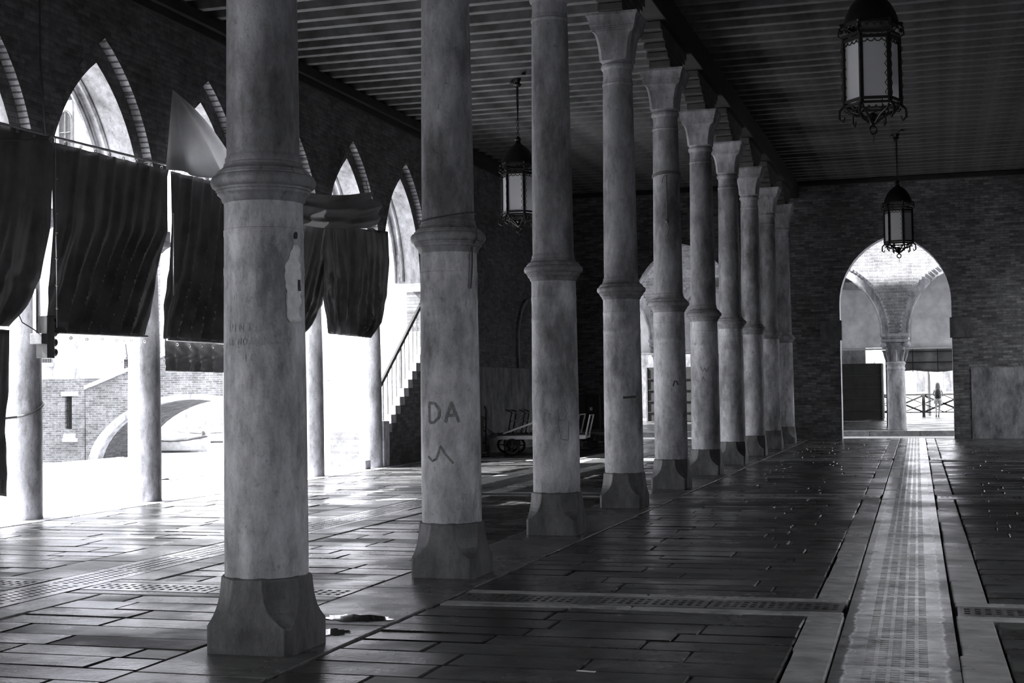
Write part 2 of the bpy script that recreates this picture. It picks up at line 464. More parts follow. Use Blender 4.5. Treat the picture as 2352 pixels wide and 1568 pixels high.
    pit.add([(dcx(p0) - .36, p0, -.16), (dcx(p0) + .36, p0, -.16), (dcx(p1) + .36, p1, -.16), (dcx(p1) - .36, p1, -.16)], [(0, 1, 2, 3)])
    pit.box(LD0, LD1, p0, p1, -0.2, -0.16)
    pit.build('drain_channel', 'pit', me_o)
    return me_o
floor = build_floor()
# ---- slotted drain plates
def grate_mesh(name, w, l, rows_, slots, slotw=0.052):
    """plate w (x) by l (y), top at z=0; rows_ columns of slots, slots per column"""
    xs = [-w / 2]; margin = (w - 0.38) / 2 if rows_ == 5 else 0.07
    pitch = (w - 2 * margin) / rows_
    for k in range(rows_):
        c = -w / 2 + margin + pitch * (k + .5); xs += [c - slotw / 2, c + slotw / 2]
    xs.append(w / 2)
    ys = [-l / 2]; py = (l - 0.06) / slots
    for k in range(slots):
        c = -l / 2 + 0.03 + py * (k + .5); ys += [c - py * 0.27, c + py * 0.27]
    ys.append(l / 2)
    mb = MB()
    nx, ny = len(xs), len(ys); idx = lambda i, j: i * ny + j
    vs = [(x, y, 0) for x in xs for y in ys]; fs = []
    hole = lambda i, j: i % 2 == 1 and j % 2 == 1
    for i in range(nx - 1):
        for j in range(ny - 1):
            if not hole(i, j): fs.append((idx(i, j), idx(i + 1, j), idx(i + 1, j + 1), idx(i, j + 1)))
    mb.add(vs, fs)
    return mb
def grate_obj(name, mb, parent=None, mat='grate_dark'):
    o = mb.build(name, mat, parent); 
    md = o.modifiers.new('solid', 'SOLIDIFY'); md.thickness = 0.018; md.offset = -1 if o.data.polygons[0].normal.z > 0 else 1
    return o
PLATE = 0.93
g0 = grate_obj('drain_grate', grate_mesh('g', 0.70, PLATE - 0.012, 5, 13), None, 'grate')
yy = -1.0; first = True; n = 0
ys_p = []
while yy < 43.2: ys_p.append(yy); yy += PLATE
ncount = len(ys_p)
def band(y):
    if y < 6.5: return 'just before the near edge of the picture'
    return None
for k, y in enumerate(ys_p):
    o = g0 if k == 0 else g0.copy()
    if k: C.objects.link(o)
    o.location = (dcx(y + PLATE / 2), y + PLATE / 2, 0.004 + random.uniform(-.002, .002)); o.rotation_euler = (random.gauss(0, .0025), random.gauss(0, .002), 0.0122)
    tag(o, 'slotted plate in the bright five-row drain running to the lit right archway', 'drain grate', 'slotted plates of the bright drain down the right aisle')
g1 = grate_obj('drain_grate', grate_mesh('g', 0.53, 1.0 - 0.012, 4, 12, 0.055))
y = -0.5; k = 0
while y < 42.5:
    o = g1 if k == 0 else g1.copy()
    if k: C.objects.link(o)
    o.location = ((LD0 + LD1) / 2, y + 0.5, 0.004 + random.uniform(-.002, .002)); o.rotation_euler = (random.gauss(0, .002), random.gauss(0, .002), 0)
    tag(o, 'slotted plate of the left aisle drain, between columns and tarpaulin arcade', 'drain grate', 'slotted plates of the left aisle drain')
    y += 1.0; k += 1
g2 = grate_obj('drain_grate', grate_mesh('g', 0.43, 1.1, 3, 14, 0.06))
k = 0
for ci, c in enumerate(CROSS):
    spans = ((-11.0, -7.42), (-6.84, -4.49), (-3.6, dcx(c) - 0.38), (dcx(c) + 0.38, 3.3))
    for xa, xb in spans:
        m = max(1, round((xb - xa) / 1.15)); st = (xb - xa) / m
        for q in range(m):
            o = g2 if k == 0 else g2.copy()
            if k: C.objects.link(o)
            o.location = (xa + st * (q + .5), c, 0.003 + random.uniform(-.002, .002)); o.rotation_euler = (0, 0, PI / 2)
            o.scale = (1, (st - 0.02) / 1.1, 1)
            where = ('nearest', 'middle', 'farthest')[ci]
            tag(o, 'narrow slotted plate of the %s cross drain running across the hall' % where, 'drain grate', 'plates of the %s cross drain' % where)
            k += 1

# ---- left wall with its arcade of pointed arches
LSP = 4.1
BAYL = 2.985
LC = [16.0 + BAYL * k for k in range(-8, 5)]       # arcade columns; 16.0 is the one at the left edge of the photo
LC.append(16.0 + BAYL * 5)
def left_wall():
    mb = MB(); ends = (LC[0] - 1.5, 31.35)
    h0 = []; h1 = []; h2 = []
    for a, b in zip(LC[:-1], LC[1:]):
        c = (a + b) / 2 + 0.0
        h0.append(outline(c, 1.42, LSP, 2.58, LSP)); h1.append(outline(c, 1.20, LSP, 2.24, LSP)); h2.append(outline(c, 1.13, LSP, 2.16, LSP))
    arch_face(mb, ends[0], ends[1], LSP, TOPZ, h0, WIN, PL)
    arch_face(mb, ends[0], ends[1], LSP, TOPZ, h1, WOUT, PL)
    for p in h0[:]: pass
    for a, b in zip(h0, h1): annulus(mb, a, b, WIN - 0.14, PL)
    # underside over the columns
    mb.add([(WIN, ends[0], LSP), (WOUT, ends[0], LSP), (WOUT, ends[1], LSP), (WIN, ends[1], LSP)], [(0, 1, 2, 3)]) if False else None
    # solid piece beyond the last arch, down to the ground
    mb.add([PL(31.35, w, z) for w in (WIN, WOUT) for z in (0, LSP)] , [(0, 1, 3, 2)])
    mb.add([PL(31.35, WIN, -.3), PL(43.6, WIN, -.3), PL(43.6, WIN, TOPZ), PL(31.35, WIN, TOPZ)], [(0, 1, 2, 3)])
    mb.add([PL(31.35, WOUT, -.3), PL(43.6, WOUT, -.3), PL(43.6, WOUT, TOPZ), PL(31.35, WOUT, TOPZ)], [(0, 1, 2, 3)])
    w = mb.build('wall_left', 'brick_yz', None, recalc=False); struct(w)
    e = MB()
    for a in h0: reveal(e, a, WIN + 0.004, WIN - 0.14, PL)
    # thin raised brick edging round each arch
    e.build('arch_edge', 'brick_edge', w, recalc=False)
    r = MB()
    for a in h1:
        reveal(r, a, WIN - 0.14, WOUT, PL)
    r.build('arch_reveal', 'reveal', w, recalc=False)
    # moulded outer arch and roll in the reveal
    for a in h2:
        t = MB(); t.tube([(WOUT + 0.02, u, z) for u, z in a], 0.05, 8)
        t.tube([(WOUT + 0.18, u + (0.06 if u < (a[0][0] + a[-1][0]) / 2 else -0.06) * -1, z + .04) for u, z in a], 0.05, 8)
        t.build('arch_moulding', 'reveal', w)
    # plaster dado and blind arch on the solid part
    d = MB().box(WIN, WIN + 0.03, 31.36, 42.98, 0, 2.2); d.build('plaster_dado', 'plaster_dark', w)
    b = MB(); o = outline(39.3, 1.35, 3.0, 1.2, 2.2)
    o2 = outline(39.3, 1.22, 3.0, 1.08, 2.2)
    for (p, q), (a2, b2) in zip(zip(o[:-1], o[1:]), zip(o2[:-1], o2[1:])):
        b.add([(WIN + .035, p[0], p[1]), (WIN + .035, q[0], q[1]), (WIN + .035, b2[0], b2[1]), (WIN + .035, a2[0], a2[1])], [(0, 1, 2, 3)])
    b.build('blind_arch', 'plaster_dark', w, solid=0.05)
    return w
wall_left = left_wall()
# caps that close the underside of the arcade wall between the arches
mb = MB()
for y in LC: mb.box(WOUT + .0, WIN, y - 0.29, y + 0.29, LSP - 0.16, LSP + 0.002)
mb.build('impost_block', 'pale_stone', wall_left, bevel=0.012)

# ---- far wall with its two archways
FH = [outline(-7.34, 1.585, 4.0, 2.0, -0.3), outline(-1.1, 1.585, 4.0, 2.0, -0.3)]
mb = MB()
for w in (FARY, FARY + 0.6): arch_face(mb, WOUT, 4.2, -0.3, TOPZ, FH, w, PF)
wall_far = struct(mb.build('wall_far', 'brick_xz', None, recalc=False))
mb = MB()
for h in FH: reveal(mb, h, FARY, FARY + 0.6, PF)
mb.build('arch_reveal', 'pale_stone', wall_far, recalc=False)
mb = MB()
for c in (-7.34, -1.1):
    o1 = outline(c, 1.585, 4.0, 2.0, 3.55); o0 = outline(c, 1.93, 4.0, 2.38, 3.55)
    annulus(mb, o0, o1, FARY - 0.03, PF); reveal(mb, o0, FARY - 0.03, FARY + 0.01, PF); reveal(mb, o1, FARY - 0.03, FARY + 0.01, PF)
mb.build('arch_ring', MT['brick_xz'], wall_far, recalc=False)
mb = MB()
for c in (-7.34, -1.1):
    for s in (-1, 1):
        x0 = c + s * 1.53; x1 = c + s * 2.15
        mb.box(min(x0, x1), max(x0, x1), FARY - 0.06, FARY + 0.3, 2.93, 3.52)
mb.build('impost_block', 'plinth', wall_far, bevel=0.015)
MB().box(0.98, 3.3, FARY - 0.03, FARY + 0.01, 0, 2.04).build('plaster_dado', 'plaster_dark', wall_far)
# ---- right wall, out of view: arches opened where side light is wanted
mb = MB(); hs = []
for k in (0, 1, 5):
    hs.append(outline(4.6 + 7.136 * k, 1.9, 3.6, 2.3, -0.3))
for w in (3.3, 4.0): arch_face(mb, -8.0, 43.6, -0.3, TOPZ, hs, w, PL)
for h in hs: reveal(mb, h, 3.3, 4.0, PL)
wall_right = struct(mb.build('wall_right', 'brick_yz', None, recalc=False))
mb = MB()
for w in (-7.6, -7.0): arch_face(mb, WOUT, 4.0, -0.3, TOPZ, [], w, PF)
wall_near = struct(mb.build('wall_near', 'brick_xz', None, recalc=False))
mb = MB().box(WOUT, 4.0, -7.6, 43.6, TOPZ, TOPZ + 0.3)
struct(mb.build('roof', 'beam'))
# ---- ceiling boards, joists, beams
CZ = 7.95
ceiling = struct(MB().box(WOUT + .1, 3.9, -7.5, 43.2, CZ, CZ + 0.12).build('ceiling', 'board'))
jm = MB().box(-7.56, 7.25, -0.075, 0.075, 0, 0.25)
y = -6.9; j0 = None
while y < 42.9:
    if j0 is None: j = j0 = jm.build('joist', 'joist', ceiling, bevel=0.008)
    else: j = j0.copy(); C.objects.link(j)
    j.location = (-3.95, y + random.uniform(-.02, .02), CZ - 0.25 + random.uniform(-.012, .012)); j.rotation_euler = (0, random.gauss(0, .0006), random.gauss(0, .0012))
    y += 0.572
mb = MB(); mb.box(COLX - 0.26, COLX + 0.26, -7.0, FARY, 7.22, CZ - 0.26)
struct(mb.build('trim_1', 'beam', bevel=0.015))
mb = MB(); mb.box(WIN, WIN + 0.16, -7.0, FARY, 7.5, CZ - 0.26).box(WIN, WIN + 0.08, -7.0, FARY, 7.36, 7.5)
struct(mb.build('trim_2', 'beam', bevel=0.01))
mb = MB(); mb.box(3.1, 3.3, -7.0, FARY, 7.45, CZ - 0.26)
struct(mb.build('trim_3', 'beam', bevel=0.01))
mb = MB(); mb.box(WIN, 3.3, FARY - 0.14, FARY, 7.56, CZ - 0.26)
struct(mb.build('trim_4', 'beam', bevel=0.01))

# ================================================================== CENTRAL COLUMNS
def plinth_mesh():
    mb = MB(); rings = []
    hw = 0.285; H = 0.47
    for z in [0, .03, .1, .17, .19, .22, .26, .30, .34, .38, .42, .455, .47]:
        t = max(0, (z - 0.17) / (0.455 - 0.17)); t = min(t, 1)
        c = 0.028 + (0.165 - 0.028) * (1 - (1 - t) ** 3.4)
        w = hw - 0.018 * t - (0.012 if z >= 0.47 else 0)
        rings.append([(w - c, -w, z), (w, -w + c, z), (w, w - c, z), (w - c, w, z), (-w + c, w, z), (-w, w - c, z), (-w, -w + c, z), (-w + c, -w, z)])
    return mb.loft(rings)
LOW = [(.262, .465), (.262, .8), (.259, 1.6), (.252, 2.3), (.252, 2.345), (.254, 2.35), (.254, 2.395), (.251, 2.40), (.25, 2.55), (.25, 2.59), (.2525, 2.595), (.2525, 2.63), (.249, 2.635), (.248, 2.80)]
RING = [(.246, 2.78), (.248, 2.80), (.262, 2.815), (.266, 2.835), (.280, 2.85), (.290, 2.858), (.290, 2.876), (.300, 2.878), (.300, 2.892), (.310, 2.895), (.322, 2.905), (.329, 2.92), (.331, 2.935), (.328, 2.952), (.318, 2.967), (.300, 2.974), (.300, 2.986), (.290, 2.990), (.286, 3.004), (.262, 3.02), (.250, 3.035), (.248, 3.05), (.240, 3.055), (.240, 3.085), (.232, 3.10), (.230, 3.11)]
UPP = [(.230, 3.06), (.229, 3.4), (.222, 4.2), (.212, 5.0), (.203, 5.73), (.202, 5.80)]
CAPR = [(.19, 5.71), (.205, 5.715), (.212, 5.73), (.212, 5.745), (.198, 5.76), (.196, 5.90), (.200, 5.93), (.218, 5.95), (.226, 5.975), (.222, 6.0), (.208, 6.015), (.205, 6.05)]
def sq_ring(hw, c, z):
    return [(hw - c, -hw, z), (hw, -hw + c, z), (hw, hw - c, z), (hw - c, hw, z), (-hw + c, hw, z), (-hw, hw - c, z), (-hw, -hw + c, z), (-hw + c, -hw, z)]
def capital_mesh():
    mb = MB(); mb.lathe(CAPR, 40)
    rr = []
    for z, hw, c in [(6.03, .19, .06), (6.05, .212, .045), (6.15, .217, .042), (6.25, .228, .04), (6.34, .243, .036), (6.40, .26, .03), (6.425, .276, .015), (6.43, .285, .003), (6.445, .285, .002), (6.45, .297, .002), (6.475, .297, .002), (6.48, .303, .002), (6.50, .303, .002), (6.505, .312, .002), (6.55, .318, .002), (6.60, .332, .002), (6.63, .346, .002), (6.635, .356, .002), (6.67, .356, .002)]:
        rr.append(sq_ring(hw, c, z))
    mb.loft(rr)
    return mb
def make_column():
    t = thing('stone_column', '', 'column')
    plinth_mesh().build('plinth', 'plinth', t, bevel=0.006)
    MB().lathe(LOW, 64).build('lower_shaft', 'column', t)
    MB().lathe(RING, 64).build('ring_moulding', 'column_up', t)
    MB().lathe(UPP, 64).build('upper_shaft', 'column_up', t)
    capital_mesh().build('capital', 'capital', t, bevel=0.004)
    return t
WHERE = ['nearest and largest stone column, with a torn poster and chalk scrawl', 'second stone column from the front, black scrawled letters and cord round its ring',
 'third stone column from the front, beside the parked handcarts', 'fourth stone column, short black dash and pale drips, first with its capital in view',
 'fifth stone column, with a rope hanging from its upper shaft and a dark plinth', 'sixth stone column from the front, faint scrawls on lower shaft',
 'seventh stone column from the front, brightly lit lower shaft', 'eighth stone column from the front, pale lower shaft',
 'ninth stone column, last but one before the far brick wall', 'tenth stone column, farthest, just in front of the dark brick far wall']
col_proto = make_column(); cols = []
for i in range(-3, 10):
    y = COL0 + BAY * i
    if i == -3: c = col_proto; c.location = (COLX, y, 0)
    else: c = dup(col_proto, (COLX, y, 0), 0)
    c['group'] = 'stone columns between the aisles'
    c['label'] = WHERE[i] if i >= 0 else 'stone column of the middle row standing behind the camera position'
    cols.append(c)
COL = cols[3:]
# corbel brackets carrying the longitudinal beam
def bracket_mesh():
    mb = MB()
    steps = [(0.42, 6.675, 6.78), (0.60, 6.78, 6.88), (0.80, 6.88, 6.98), (1.0, 6.98, 7.09), (1.18, 7.09, 7.22)]
    for l, a, b in steps:
        mb.box(-0.17, 0.17, -l, l, a, b - 0.012)
        mb.box(-0.155, 0.155, -l + 0.03, l - 0.03, b - 0.012, b)
    return mb
br0 = bracket_mesh().build('corbel_bracket', 'wood', None, bevel=0.01)
for i in range(-3, 10):
    o = br0 if i == -3 else br0.copy()
    if i > -3: C.objects.link(o)
    o.location = (COLX, COL0 + BAY * i, 0)
    nth = ['first', 'second', 'third', 'fourth', 'fifth', 'sixth', 'seventh', 'eighth', 'ninth', 'tenth']
    tag(o, ('stepped dark timber bracket on the capital of the %s column, under the long beam' % nth[i]) if i >= 0 else 'stepped dark timber bracket behind the camera position', 'bracket', 'stepped brackets on the capitals')

# ---- decals on column shafts: poster, scrawls, cords
def on_cyl(r, ang, z, c=(0, 0)): return (r * math.cos(ang), r * math.sin(ang), z)
def rlow(z):
    for (r0, z0), (r1, z1) in zip(LOW[:-1], LOW[1:]):
        if z0 <= z <= z1: return r0 + (r1 - r0) * (z - z0) / (z1 - z0 + 1e-9)
    return 0.25
def stroke(mb, pts, a_mid, w, off=0.003, rf=rlow):
    """pts: (arc metres to the right, z); ribbon of width w wrapped on the shaft"""
    dense = []
    for (a, z), (b, q) in zip(pts[:-1], pts[1:]):
        n = max(1, int(math.hypot(b - a, q - z) / 0.02))
        for k in range(n): dense.append((a + (b - a) * k / n, z + (q - z) * k / n))
    dense.append(pts[-1]); L = []; R = []
    for i, (s, z) in enumerate(dense):
        a, b = dense[max(i - 1, 0)], dense[min(i + 1, len(dense) - 1)]
        dx, dz = b[0] - a[0], b[1] - a[1]; l = math.hypot(dx, dz) + 1e-9; nx, nz = -dz / l * w / 2, dx / l * w / 2
        for lst, sg in ((L, 1), (R, -1)):
            ss, zz = s + sg * nx, z + sg * nz; r = rf(zz) + off; an = a_mid + ss / rf(zz); lst.append((r * math.cos(an), r * math.sin(an), zz))
    mb.grid([L, R])
GL = {'P': [[(0, 0), (0, 1), (.5, 1), (.6, .75), (.5, .5), (0, .5)]], 'I': [[(.2, 0), (.2, 1)]], 'N': [[(0, 0), (0, 1), (.6, 0), (.6, 1)]],
 'R': [[(0, 0), (0, 1), (.5, 1), (.6, .75), (.5, .5), (0, .5), (.6, 0)]], 'U': [[(0, 1), (0, .15), (.3, 0), (.6, .15), (.6, 1)]], 'M': [[(0, 0), (.1, 1), (.4, .4), (.7, 1), (.8, 0)]],
 'H': [[(0, 0), (0, 1)], [(.6, 0), (.6, 1)], [(0, .5), (.6, .5)]], 'E': [[(.5, 0), (0, 0), (0, 1), (.5, 1)], [(0, .5), (.4, .5)]], 'O': [[(.3, 0), (0, .3), (0, .7), (.3, 1), (.6, .7), (.6, .3), (.3, 0)]],
 'D': [[(0, 0), (0, 1), (.4, .95), (.65, .6), (.6, .25), (.3, 0), (0, 0)]], 'A': [[(0, 0), (.35, 1), (.75, 0)], [(.1, .35), (.6, .35)]], '1': [[(.2, 0), (.2, 1)]], '6': [[(.5, 1), (.1, .6), (.0, .25), (.3, 0), (.5, .2), (.3, .45), (.05, .35)]]}
def write(mb, txt, s0, z0, h, w, am, gap=1.0):
    s = s0
    for ch in txt:
        if ch == ' ': s += h * 0.5; continue
        for st in GL[ch]: stroke(mb, [(s + u * h * .9 * gap, z0 + v * h) for u, v in st], am, w)
        s += h * 0.85 * gap
def facing(i):   # angle on column i that faces the camera
    return math.atan2(0 - (COL0 + BAY * i), 0 - COLX)
a0 = facing(0)
mb = MB()
write(mb, 'PIN RUM', -0.25, 1.985, 0.05, 0.005, a0); write(mb, 'HENO ROM', -0.255, 1.90, 0.045, 0.005, a0); write(mb, '16', -0.13, 1.80, 0.04, 0.005, a0)
o = mb.build('chalk_scrawl', 'chalk', COL[0]); o['label'] = 'faint chalk letters'; o['own'] = 1
def patch(poly_l, poly_r, am, off=0.004, rf=rlow):
    mb = MB(); P = []
    for (s0, z), (s1, _) in zip(poly_l, poly_r):
        row = []
        for k in range(13):
            s = s0 + (s1 - s0) * k / 12; r = rf(z) + off + 0.001 * math.sin(k * 2 + z * 60); an = am + s / rf(z); row.append((r * math.cos(an), r * math.sin(an), z))
        P.append(row)
    return mb.grid(P)
random.seed(3)
zl = [2.53 - k * 0.0245 for k in range(21)]
ls = [.20, .19, .17, .165, .155, .14, .135, .13, .13, .132, .13, .133, .14, .14, .138, .142, .14, .137, .14, .142, .16]
mb = patch([(s + random.uniform(-.006, .006), z) for s, z in zip(ls, zl)], [(.255 + random.uniform(-.015, .03), z) for z in zl], a0)
o = mb.build('torn_poster', 'poster', COL[0], solid=0.002); o['label'] = 'pale torn remains of a pasted poster'; o['own'] = 1
mb = patch([(.235, z) for z in (2.31, 2.29, 2.27, 2.25, 2.24)], [(.262, z) for z in (2.31, 2.29, 2.27, 2.25, 2.24)], a0, 0.008)
o = mb.build('dark_scrap', 'soot', COL[0]); o['own'] = 1
mb = patch([(.215, 2.61), (.207, 2.60), (.207, 2.575), (.213, 2.565)], [(.23, 2.61), (.238, 2.6), (.236, 2.575), (.225, 2.565)], a0, .006)
o = mb.build('dark_scrap', 'soot', COL[0]); o['own'] = 1
a1 = facing(1); mb = MB()
write(mb, 'DA', -0.20, 1.33, 0.17, 0.026, a1, 1.05)
stroke(mb, [(-.22, 1.04), (-.17, 1.0), (-.13, 1.02), (-.09, 1.13), (-.05, 1.06), (0.02, 0.98)], a1, 0.02)
o = mb.build('black_scrawl', 'faint', COL[1]); o['label'] = 'smudged black letters DA'; o['own'] = 1
mb = MB(); a2 = facing(2)
stroke(mb, [(-.0, 1.33), (.04, 1.40), (.10, 1.40), (.13, 1.33), (.10, 1.26), (.04, 1.26), (.03, 1.32), (.03, 1.2), (.06, 1.05), (.14, 1.04), (.15, 1.25)], a2, 0.01)
o = mb.build('faint_scrawl', 'faint', COL[2]); o['own'] = 1
mb = MB(); stroke(mb, [(.0, 1.475), (.19, 1.485)], facing(3), 0.03)
o = mb.build('black_dash', 'soot', COL[3]); o['own'] = 1
mb = MB(); stroke(mb, [(.05, 1.62), (.07, 1.70), (.10, 1.70), (.13, 1.64)], facing(4), 0.02)
o = mb.build('black_hook_scrawl', 'soot', COL[4]); o['own'] = 1
mb = MB(); stroke(mb, [(-.08, 1.98), (-.03, 1.88), (0, 1.95), (.04, 1.87), (.08, 1.97)], facing(5), 0.012); stroke(mb, [(-.05, 1.7), (-.03, 1.8), (0, 1.7)], facing(5), 0.01)
o = mb.build('faint_scrawl', 'faint', COL[5]); o['own'] = 1
# cord round the ring of column 2, rope on column 5
def ring_pts(r, z, n=40, tilt=0.0, a=0): return [(r * math.cos(2 * PI * k / n), r * math.sin(2 * PI * k / n), z + tilt * math.sin(2 * PI * k / n + a)) for k in range(n)]
x1, y1 = COLX, COL0 + BAY
mb = MB(); mb.tube([(x1 + p[0], y1 + p[1], p[2]) for p in ring_pts(.248, 3.12, tilt=.04, a=1)], 0.006, 6, True)
pts = []
for k in range(14):
    t = k / 13; an = a1 + 0.75 + 0.1 * math.sin(t * 3); z = 3.1 - t * 0.62
    r = (.335 if z > 2.9 else .275 - 0.01 * (2.9 - z)); pts.append((x1 + r * math.cos(an), y1 + r * math.sin(an), z))
pts[0] = (x1 + .25 * math.cos(a1 + .6), y1 + .25 * math.sin(a1 + .6), 3.14)
mb.tube(pts, 0.008, 6)
tag(mb.build('cord', 'soot'), 'thin dark cord tied round the ring of the second column and hanging down', 'cord')
x4, y4 = COLX, COL0 + BAY * 4
mb = MB(); 
for dz in (0, .018, .035): mb.tube([(x4 + p[0], y4 + p[1], p[2]) for p in ring_pts(.222, 4.98 + dz, tilt=.03, a=2.5)], 0.008, 6, True)
a4 = facing(4); px, py = x4 + .235 * math.cos(a4), y4 + .235 * math.sin(a4)
mb.tube([(px, py, 4.98 - k * 0.06 ) for k in range(14)], 0.010, 6)
mb.sphere((px, py, 4.24), 0.035, 8); mb.tube([(px, py, 4.22), (px + .03, py, 4.14), (px, py - .01, 4.0)], 0.008, 6); mb.tube([(px - .02, py, 4.98), (px - .06, py, 4.93), (px - .07, py, 4.85)], 0.006, 6)
tag(mb.build('rope', 'rope'), 'knotted rope wound round the fifth column and hanging down its upper shaft', 'rope')

# ================================================================== ARCADE COLUMNS (left)
def arcade_column():
    t = thing('arcade_column', '', 'column')
    MB().lathe([(.25, 0), (.25, .02), (.247, .05), (.245, 1.2), (.235, 2.2), (.215, 3.2), (.205, 3.55)], 48).build('shaft', 'arcade_column', t)
    MB().lathe([(.2, 3.53), (.225, 3.55), (.23, 3.57), (.21, 3.6), (.215, 3.66), (.24, 3.74), (.26, 3.78)], 40).build('necking', 'arcade_column', t)
    mb = MB(); mb.loft([sq_ring(a, b, z) for z, a, b in ((3.76, .24, .1), (3.82, .26, .05), (3.86, .29, .01), (3.90, .30, .004), (3.94, .30, .004))])
    mb.build('abacus', 'arcade_column', t)
    return t
AX = -11.5
ac = arcade_column()
alab = {8: 'pale arcade column at the left edge, carrying the traffic light and a strap', 9: 'arcade column sunlit white on one side, between the two big black tarpaulins',
 10: 'arcade column hidden behind the nearest large column', 11: 'slim arcade column just right of the nearest large column', 12: 'arcade column beside the foot of the outdoor staircase'}
for k, y in enumerate(LC[:-1]):
    c = ac if k == 0 else dup(ac, (0, 0, 0))
    c.location = (AX, y, 0)
    c['group'] = 'round columns of the open left arcade'
    c['label'] = alab.get(k, 'round stone column of the left arcade out of view')

# ================================================================== TARPAULINS
def interp(poly, t):
    n = len(poly) - 1; k = min(int(t * n), n - 1); f = t * n - k
    a, b = poly[k], poly[k + 1]; return tuple(a[i] + (b[i] - a[i]) * f for i in range(len(a)))
def tarp(name, label, x, Lp, Rp, folds, amp, mat='tarp', lean=0.0, seed=0, cat='tarpaulin', nu=90, nv=36, hem=0.02, sagb=0.0, amp_top=0.25, push=0.0, group=None):
    rnd = random.Random(seed); fr = [(rnd.uniform(.6, 1.4) * folds, rnd.uniform(0, 6.28), rnd.uniform(.3, 1.0)) for _ in range(4)]
    # all sharp folds: shear with height
    P = []
    for j in range(nv + 1):
        v = j / nv; a = interp(Lp, v); b = interp(Rp, v); row = []
        for i in range(nu + 1):
            u = i / nu; y = a[0] + (b[0] - a[0]) * u; z = a[1] + (b[1] - a[1]) * u
            s = u - lean * v
            d = sum(w * math.sin(2 * PI * f * s + p) for f, p, w in fr) / 2.2
            d = .45 * d + 1.3 * (.5 - abs(math.sin(PI * (folds * 1.15 * s + .6 * math.sin(2.3 * s * folds / 3 + seed))))) + .35 * (.5 - abs(math.sin(PI * (folds * 2.7 * s + seed + .5 * math.sin(5 * v + 7 * u)))))
            am = min(1, 8 * u, 8 * (1 - u)) * amp * (amp_top + (1 - amp_top) * v)
            fine = 0.012 * math.sin(37 * u + 9 * v + 3 * math.sin(11 * v)) * v
            z -= sagb * v * math.sin(PI * u)
            row.append((x + d * am + fine + push * math.sin(PI * v), y, z))
        P.append(row)
    o = MB().grid(P).build(name, mat, None, solid=0.004)
    return tag(o, label, cat, group)
TG = 'tarpaulins strung across the left arcade'
TX = -11.06
for k in (4, 5, 6, 7):  # unseen bays beside the camera, closed to cut light from the left
    ya, yb = LC[k] + (.1 if k < 7 else .1), LC[k + 1] - .1 if k < 7 else 12.9
    tarp('tarpaulin', 'unseen black tarpaulin added to cut the light through an arcade bay beside the camera', TX, [(ya, 6.7), (ya, 3.0), (ya, .25)], [(yb, 6.7), (yb, 3.0), (yb, .25)], 5, .08, seed=20 + k, nu=50, nv=16, group='tarpaulins out of view, added to cut the light')
tarp('tarpaulin', 'black tarpaulin cut by the left edge of the picture, gathered behind the leftmost column', TX, [(12.9, 5.0), (12.9, 3.8), (12.9, 2.5)], [(16.08, 5.0), (15.98, 3.82), (15.75, 3.13), (15.49, 2.77), (15.12, 2.48)], 5, .07, seed=1, group=TG)
tarp('tarpaulin', 'dark strip of tarpaulin hanging down to the floor at the left edge of the picture', TX, [(13.6, 2.46), (13.6, 1.6), (13.7, 0.6)], [(15.12, 2.44), (15.1, 1.67), (15.03, 1.34), (15.05, .8), (15.07, 0.37)], 4, .06, seed=2, group=TG)
tarp('tarpaulin', 'large pleated black tarpaulin between the first two arcade columns, under the big pointed arch', TX, [(16.0, 4.95), (16.05, 3.84), (15.95, 3.14), (15.9, 2.57), (16.06, 2.43)], [(18.94, 5.0), (18.94, 4.08), (18.68, 3.59), (18.47, 2.93), (18.29, 2.46)], 6, .11, seed=3, lean=-.30, group=TG)
tarp('tarpaulin', 'black pleated tarpaulin just left of the nearest column, with its lower hem on a pole', TX, [(19.04, 5.0), (19.07, 4.29), (18.97, 3.49), (18.81, 2.95), (18.8, 2.44)], [(21.85, 5.05), (21.85, 4.2), (21.85, 3.4), (21.8, 2.9), (21.8, 2.42)], 6, .11, seed=4, lean=-.22, group=TG)
tarp('tarpaulin', 'short black tarpaulin hanging below the pole, over the brick bridge outside', -11.32, [(19.28, 2.46), (19.28, 2.2), (19.3, 1.97)], [(21.75, 2.42), (21.75, 2.2), (21.75, 1.95)], 4, .05, seed=5, group=TG)
tarp('tarpaulin', 'dark tarpaulin pulled aside to the right of the nearest column', TX, [(22.1, 4.8), (22.1, 3.8), (22.1, 2.9), (22.1, 2.45)], [(25.03, 4.78), (24.91, 4.11), (24.55, 3.26), (24.09, 2.87), (23.6, 2.6)], 5, .12, seed=6, lean=-.2, group=TG)
tarp('tarpaulin', 'shiny black tarpaulin gathered to a point at its lower right, beside the open white arch', TX + .06, [(24.6, 4.77), (24.5, 4.11), (24.45, 3.4), (24.68, 2.72)], [(27.8, 4.98), (27.86, 4.35), (27.68, 3.61), (27.38, 3.04), (26.82, 2.70)], 7, .11, seed=8, lean=.15, sagb=.0, group=TG)
